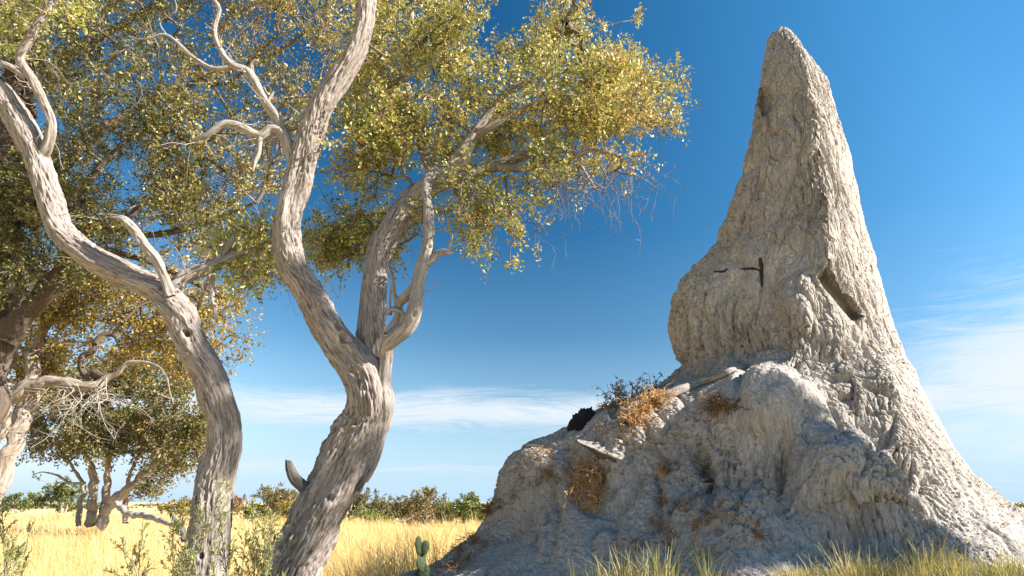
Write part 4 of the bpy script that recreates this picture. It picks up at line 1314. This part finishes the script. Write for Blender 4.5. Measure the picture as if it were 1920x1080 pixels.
def wood_on_mound():
    def line(pts, w, lift=0.4):
        P3, N3, ok = surf([a for a, _ in pts], [b for _, b in pts])
        rows = []
        for (p, n, k, wi) in zip(P3, N3, ok, w):
            if not k: continue
            r = 0.5 * wi * np.linalg.norm(p - np.array([0, 0, EYE])) / F
            rows.append(list(p + unit(n) * r * lift) + [r])
        return np.array(rows)

    def piece(name, label, pts, w, mat, cat, lift=0.4, **kw):
        c = line(pts, w, lift)
        v, q, t, bk = tube(c, 36, 0.012, **kw)
        o = mesh_obj(name, v, [q, t], mat, None, True, {'bark': bk})
        return tag(o, label, cat)
    piece('bleached_stick', 'long bleached stick lying up the slope to the foot of the spire', [(1236, 756), (1258, 744), (1280, 732), (1302, 722), (1330, 710), (1365, 698), (1398, 686)], [12, 17, 18, 16, 13, 12, 7], M_DEAD, 'stick', 0.7, seed=3.0, bark=1.0, jag=0.03)
    piece('bleached_root', 'short pale root forked below the orange weed', [(1162, 808), (1172, 797), (1184, 790), (1200, 794), (1214, 800)], [7, 12, 12, 10, 5], M_DEAD, 'root', 0.8, seed=5.0, bark=0.8)
    piece('charred_branch', 'black charred wood sunk upright into the face of the spire', [(1424, 482), (1426, 500), (1427, 518), (1425, 536)], [6, 9, 9, 4], M_CHAR, 'branch', -0.2, seed=6.0, bark=0.5, lump=0.4, kink=0.3)
    piece('charred_stick', 'thin black stick lying level beside the charred upright wood', [(1388, 503), (1400, 504), (1412, 503), (1426, 505)], [3, 5, 5, 5], M_CHAR, 'stick', -0.1, seed=7.0, bark=0.4, kink=0.3)
    piece('charred_twig', 'tiny black twig left of the level charred stick', [(1337, 508), (1346, 505), (1355, 506), (1364, 502)], [3, 4, 4, 3], M_CHAR, 'twig', 0.2, seed=8.0, bark=0.4)
    # split log: flat pale upper face, dark broken underside, thin end towards the open
    root = on_mound(1165, 852)[0]
    a = P(1176, 856, root[1] + 0.06); b = P(1083, 827, on_mound(1110, 838)[0][1] - 0.22)
    n = 70
    t = np.linspace(0, 1, n)
    c = a[None] * (1 - t[:, None]) + b[None] * t[:, None]
    T = unit(b - a); up = np.array([0.25, -0.75, 0.75]); up = unit(up - T * up.dot(T)); sd = np.cross(T, up)
    r = 0.115 * (1 - 0.86 * t ** 1.2) * (1 + 0.25 * noise3(np.stack([t * 7, t * 0, t * 0], 1)))
    th = np.linspace(0, 2 * np.pi, 48, endpoint=False)
    rr = r[:, None] * np.ones(48)[None]
    vert = np.sin(th)[None] * rr * 0.95
    vert = np.where(vert > 0.22 * rr, 0.22 * rr + 0.12 * (vert - 0.22 * rr), vert)
    hor = np.cos(th)[None] * rr * 0.9
    V = c[:, None] + up * vert[..., None] + sd * hor[..., None]
    q0 = V.reshape(-1, 3)
    V = V + ((np.abs(noise3(q0 @ np.stack([T * 4, up * 30, sd * 30], 1))) * 0.04 - 0.01).reshape(n, 48) * np.where(np.sin(th) > 0.1, 0.7, 1.0)[None])[..., None] * (up * np.sin(th)[None, :, None] + sd * np.cos(th)[None, :, None])
    i = np.arange(n - 1)[:, None] * 48 + np.arange(48)[None]; j = np.arange(n - 1)[:, None] * 48 + (np.arange(48)[None] + 1) % 48
    q = np.stack([i, j, j + 48, i + 48], -1).reshape(-1, 4)
    vv = np.vstack([V.reshape(-1, 3), c[0] - T * 0.01, c[-1] + T * 0.02])
    k = np.arange(48); k2 = (k + 1) % 48
    tr = np.vstack([np.stack([k2, k, np.full(48, n * 48)], 1), np.stack([(n - 1) * 48 + k, (n - 1) * 48 + k2, np.full(48, n * 48 + 1)], 1)])
    bk = np.vstack([np.stack([np.repeat(t[:, None], 48, 1).ravel(), vert.ravel(), hor.ravel()], 1), [[0, 0, 0], [1, 0, 0]]])
    topf = np.sin(th[(np.arange(len(q)) % 48)]) > 0.05
    log = empty('split_log', root, 'split log jutting from the mound, pale flat top over a dark underside', 'log')
    used = np.unique(q[topf])
    mesh_obj('split_face', vv, q[topf], M_DEAD, log, True, {'bark': bk})
    mesh_obj('dark_underside', vv, [q[~topf], tr], M_STUB, log, True, {'bark': bk})  # underside in a darker dead wood than the top
    # lump of charcoal
    P3, N3, ok = surf([1092, 1078, 1104], [792, 800, 780])
    m = 48
    u, w = np.meshgrid(np.linspace(0, np.pi, m), np.linspace(0, 2 * np.pi, m * 2, endpoint=False), indexing='ij')
    d = np.stack([np.sin(u) * np.cos(w), np.sin(u) * np.sin(w), np.cos(u)], -1).reshape(-1, 3)
    rad_ = 1 + 0.5 * noise3(d * 2.1 + 4) + 0.5 * np.abs(noise3(d * 5.5)) + 0.25 * noise3(d * 13)
    ax = unit(P(1112, 768, 6.0) - P(1072, 806, 6.0))
    s = 0.075 * d * rad_[:, None]
    s = s + np.outer(s @ ax, ax) * 0.7
    v = s + P3[0] + np.array([0, -0.02, 0.02])
    M2 = 2 * m
    i = np.arange(m - 1)[:, None] * M2 + np.arange(M2)[None]; j = np.arange(m - 1)[:, None] * M2 + (np.arange(M2)[None] + 1) % M2
    o = mesh_obj('charred_stump', v, np.stack([i, i + M2, j + M2, j], -1).reshape(-1, 4), M_CHAR, None, False, {'bark': d})
    tag(o, 'black lump of charred stump on the rim of the slope', 'stump')
    # clods made up in place of sunlit spots on the slope
    for k, (px, py, r, lab) in enumerate([(1020, 976, 0.036, 'largest clod added for a lit spot, at the top of the little cluster'), (1024, 989, 0.025, 'clod added for the lit spot just under the largest one'), (1004, 1005, 0.03, 'clod added for a lit spot apart down the slope towards the cactus'), (1032, 1003, 0.022, 'small clod added for a lit spot at the end of the cluster nearer the straw tuft'), (1016, 1003, 0.018, 'tiniest clod added for a lit spot between the two lowest')]):
        P3, N3, ok = surf([px], [py])
        dd = d * (1 + 0.55 * noise3(d * 2.2 + k * 3) + 0.25 * noise3(d * 6 + k))[:, None]
        o = mesh_obj('lit_spot_clod', P3[0] + N3[0] * r * 0.5 + dd * r, np.stack([i, i + M2, j + M2, j], -1).reshape(-1, 4), M_CLAY, None, True)
        tag(o, lab, 'clod', 'clods added for lit spots')


wood_on_mound()


# ------------------------------------------------------------------ prickly pear at the foot of the mound
def prickly_pear():
    D = 5.35
    base = P(787, 1110, D)
    t = empty('prickly_pear', base, 'small prickly pear cactus at the outer foot of the mound', 'cactus')
    m, w2 = 18, 28
    u, w = np.meshgrid(np.linspace(0, np.pi, m), np.linspace(0, 2 * np.pi, w2, endpoint=False), indexing='ij')
    for cx, cy, wd, ht, rot, yaw in [(785, 1024, 13, 36, 8, 0.9), (797, 1027, 13, 26, -8, 0.2), (789, 1058, 15, 26, 12, 0.6), (793, 1075, 19, 34, -5, 0.1), (784, 1090, 18, 34, 10, -0.4), (792, 1045, 7, 18, 0, 0.3)]:
        c = P(cx, cy, D + rng.uniform(-0.03, 0.03))
        s = depth_scale(cy, D)
        x = np.sin(u) * np.cos(w) * wd * s * 0.62 * (1 + 0.22 * np.cos(u)); y = np.sin(u) * np.sin(w) * 0.011; z = np.cos(u) * ht * s * 0.5
        a = rad(rot)
        x, z = x * math.cos(a) - z * math.sin(a), x * math.sin(a) + z * math.cos(a)
        x, y = x * math.cos(yaw) - y * math.sin(yaw), x * math.sin(yaw) + y * math.cos(yaw)
        v = np.stack([x, y, z], -1).reshape(-1, 3) + c
        i = np.arange(m - 1)[:, None] * w2 + np.arange(w2)[None]; j = np.arange(m - 1)[:, None] * w2 + (np.arange(w2)[None] + 1) % w2
        mesh_obj('pad', v, np.stack([i, i + w2, j + w2, j], -1).reshape(-1, 4), M_CACTUS, t, True, {'var': np.full(len(v), rng.uniform(0.1, 0.9))})


prickly_pear()


# ------------------------------------------------------------------ grass
def field_grass():
    acc = Acc()
    n = 98000
    az = rng.uniform(rad(-40), rad(8), n)
    d = np.exp(rng.uniform(math.log(6.5), math.log(110), n))
    x, y = d * np.sin(az), d * np.cos(az)
    q = np.stack([x, y, np.zeros(n)], 1)
    keep = np.hypot(x - MX, y - MY) > 3.9
    keep &= noise3(q * 0.9 + 3) + 0.6 * noise3(q * 3.1) > -0.38
    x, y, d, q = x[keep], y[keep], d[keep], q[keep]
    n = len(x)
    base = np.stack([x, y, ground_h(x, y) - 0.02], 1)
    h = (0.56 + 0.8 * noise3(q * 0.35 + 9) + 0.28 * noise3(q * 1.5 + 2)) * rng.uniform(0.5, 1.2, n)
    h = np.clip(h, 0.15, 1.0) * np.where(d < 9, 0.9, 1.0)
    a = rng.uniform(0, 2 * np.pi, n) * 0.55 + 2.6
    ld = np.stack([np.cos(a), np.sin(a)], 1)
    lean = np.abs(rng.normal(size=n)) * 0.60 + 0.10
    var = np.clip(0.56 + 0.75 * noise3(q * 0.22 + 30) + 0.5 * noise3(q * 0.8 + 40) + rng.normal(size=n) * 0.17, 0, 1)
    blades(acc, base, h, ld, lean, 0.0036 * np.maximum(1, d / 8.5) * rng.uniform(0.7, 1.5, n), var, 2)
    tag(acc.build('field_grass', M_STRAW, None, False), 'tall golden dry grass covering the open plain', 'grass', None, 'stuff')


field_grass()


def tuft(acc, p, n, h, spread, lean, var, vs_, width):
    b = p[None] + np.concatenate([rng.normal(size=(n, 2)) * spread, np.zeros((n, 1))], 1)
    b[:, 2] = np.minimum(p[2], b[:, 2]) - 0.01
    off = b[:, :2] - p[None, :2]
    a = np.arctan2(off[:, 1], off[:, 0]) + rng.normal(size=n) * 0.8
    ld = np.stack([np.cos(a), np.sin(a)], 1)
    blades(acc, b, h * rng.uniform(0.35, 1.15, n), ld, np.abs(rng.normal(size=n)) * lean + 0.05, width * rng.uniform(0.6, 1.4, n), np.clip(var + rng.normal(size=n) * vs_, 0, 1), 3)


def top_of(x, y):
    """height of whatever is underfoot there: ground or the mound's skirt"""
    g = float(ground_h(np.array([x]), np.array([y]))[0])
    d2 = (MV[:, 0] - x) ** 2 + (MV[:, 1] - y) ** 2
    near = (d2 < 0.09 ** 2) & (MV[:, 2] < 1.6)
    return max(g, float(MV[near, 2].max())) if near.any() else g


def bank_grass():
    acc = Acc()
    for k in range(600):
        px = rng.uniform(1130, 1500) if k % 3 == 0 else rng.uniform(1460, 1960)
        Y = rng.uniform(3.75, 4.45)
        x = P(px, 1060, Y)[0]
        z = top_of(x, Y)
        tall = 0.105 + 0.10 * smooth(1450, 1650, px) + 0.07 * noise3(np.array([[px * 0.02, 3.0, 1.0]]))[0]
        green = 0.74 - 0.20 * smooth(1500, 1800, px) + 0.35 * noise3(np.array([[px * 0.012, Y * 2, 5.0]]))[0]
        if px < 1470: green += 0.27; tall *= 1.15
        if noise3(np.array([[x * 2.2, Y * 2.2, 7.0]]))[0] < -0.32: continue
        tuft(acc, np.array([x, Y, z]), 34, tall * rng.uniform(0.7, 1.35), 0.045, 0.45, green, 0.17, 0.0055)
    tag(acc.build('bank_grass', M_BANK, None, False), 'sunlit green and straw grass along the bank before the mound', 'grass', None, 'stuff')
    for label, px, Y, n, h, sp, lean, var in [
        ('big straw coloured grass tuft standing out against the shaded clay', 1170, 4.25, 190, 0.34, 0.05, 0.38, 0.55),
        ('green tipped grass tuft second from the end of the bank', 1240, 4.3, 150, 0.33, 0.05, 0.34, 0.45),
        ('pair of thin dark green blades in shade beyond the straw tuft', 1078, 4.6, 5, 0.27, 0.012, 0.12, 0.1),
        ('sparse shaded green tuft close to the straw tuft', 1112, 4.55, 26, 0.26, 0.03, 0.35, 0.25),
        ('bushy upright straw tuft in the middle of the bank', 1600, 4.2, 150, 0.36, 0.06, 0.35, 0.62),
        ('thin shaded green tuft near the brown ground cover', 1325, 4.5, 40, 0.30, 0.035, 0.3, 0.2),
    ]:
        x = P(px, 1060, Y)[0]
        a = Acc()
        tuft(a, np.array([x, Y, top_of(x, Y)]), n, h, sp, lean, var, 0.2, 0.006)
        tag(a.build('grass_tuft', M_BANK, None, False), label, 'grass tuft', 'grass tufts on the bank')


bank_grass()


# ------------------------------------------------------------------ feathery shrubs under the leaning tree
def shrub(label, px, top, Y, lean_px, spread, n_side, var, base_py=1290, seed=0):
    base = P(px, base_py, Y)
    base[2] = ground_h(base[0], base[1]) - 0.02
    tip = P(px + lean_px, top, Y + 0.05)
    t = empty('feathery_shrub', base, label, 'shrub', 'young shrubs round the leaning tree')
    wood, lf = Acc(), Acc()
    mains = []
    k = 2 + n_side // 14
    for m in range(k):
        e = tip + (np.array([rng.normal() * spread * 0.55, rng.normal() * spread * 0.5, -abs(rng.normal()) * 0.22]) if m else 0)
        mid = 0.5 * (base + e) + rng.normal(size=3) * 0.03
        c, _ = catmull(np.array([base, mid, e]), 16)
        sticks(wood, c[:-1], c[1:], np.linspace(0.007, 0.0022, 15), np.linspace(0.0066, 0.002, 15), 5, 0.35)
        mains.append(c)
    for s in range(n_side * k):
        c = mains[s % k]
        f = rng.uniform(0.25, 0.99)
        i = min(int(f * 15), 14)
        a = c[i] + (c[i + 1] - c[i]) * (f * 15 - i)
        d = unit(unit(c[i + 1] - c[i]) * 0.95 + rng.normal(size=3) * 0.55)
        L = spread * rng.uniform(0.3, 1.0) * (1.15 - 0.75 * f)
        b = a + d * L + np.array([0, 0, 0.12 * L])
        sticks(wood, [a], [b], 0.0022, 0.001, 3, 0.4)
        m = int(10 + 90 * L)
        u = rng.uniform(0.1, 1.05, m)
        lp = a + (b - a) * u[:, None]
        ld = unit(d * 0.8 + rng.normal(size=(m, 3)) * 0.5 + np.array([0, 0, 0.25]))
        leaves(lf, lp, ld, 0.034 * rng.uniform(0.6, 1.3, m), 0.0085, np.clip(var + 0.2 * f + rng.normal(size=m) * 0.2, 0, 1))
    w = wood.build('stems', M_TWIG, t); w['kind'] = 'stuff'
    o = lf.build('crown', M_SHRUB, t, False); o['kind'] = 'stuff'


shrub('slim feathery shrub farthest from the leaning trunk, over yellow grass', 262, 985, 4.9, 4, 0.24, 22, 0.65)
shrub('bushy grey green shrub just before the shaded side of the leaning trunk', 330, 985, 4.8, -6, 0.28, 34, 0.55)
shrub('tall slender shrub standing right in front of the leaning trunk', 398, 912, 4.7, 10, 0.26, 30, 0.5)
shrub('wide green shrub between the leaning trunk and the forked trunk', 440, 962, 4.8, 34, 0.32, 42, 0.55)
shrub('leafy shrub cut by the picture edge in the bottom corner', 12, 1010, 4.6, 14, 0.22, 40, 0.35)
shrub('pale yellowish shrub at the picture edge above the corner shrub', -6, 945, 6.5, 10, 0.22, 30, 0.8)


# ------------------------------------------------------------------ fallen wood on the plain
def fallen(name, label, rows, mat, cat, around=20, **kw):
    c = path(rows)
    v, q, t, bk = tube(c, around, 0.03, **kw)
    tag(mesh_obj(name, v, [q, t], mat, None, True, {'bark': bk}), label, cat)


fallen('fallen_branch', 'fallen grey branch in the grass beside the spreading tree', [(218, 945, 27, 11), (240, 962, 26.5, 12), (275, 968, 26, 11), (305, 978, 25, 9), (335, 990, 24, 5)], M_DEAD, 'branch', seed=1.0)
fallen('dead_stump', 'twisted dead stump rising from the grass against the leaning trunk', [(350, 1010, 11, 16), (337, 992, 11, 14), (326, 975, 11, 10), (322, 955, 11, 6), (330, 948, 11, 4)], M_STUB, 'stump', seed=2.0)
fallen('fallen_log', 'small white fallen log lying under the far treeline', [(742, 975, 46, 4), (755, 977, 46, 4), (768, 972, 46, 3), (775, 966, 46, 2)], M_DEAD, 'log', around=10, seed=3.0, bark=0)
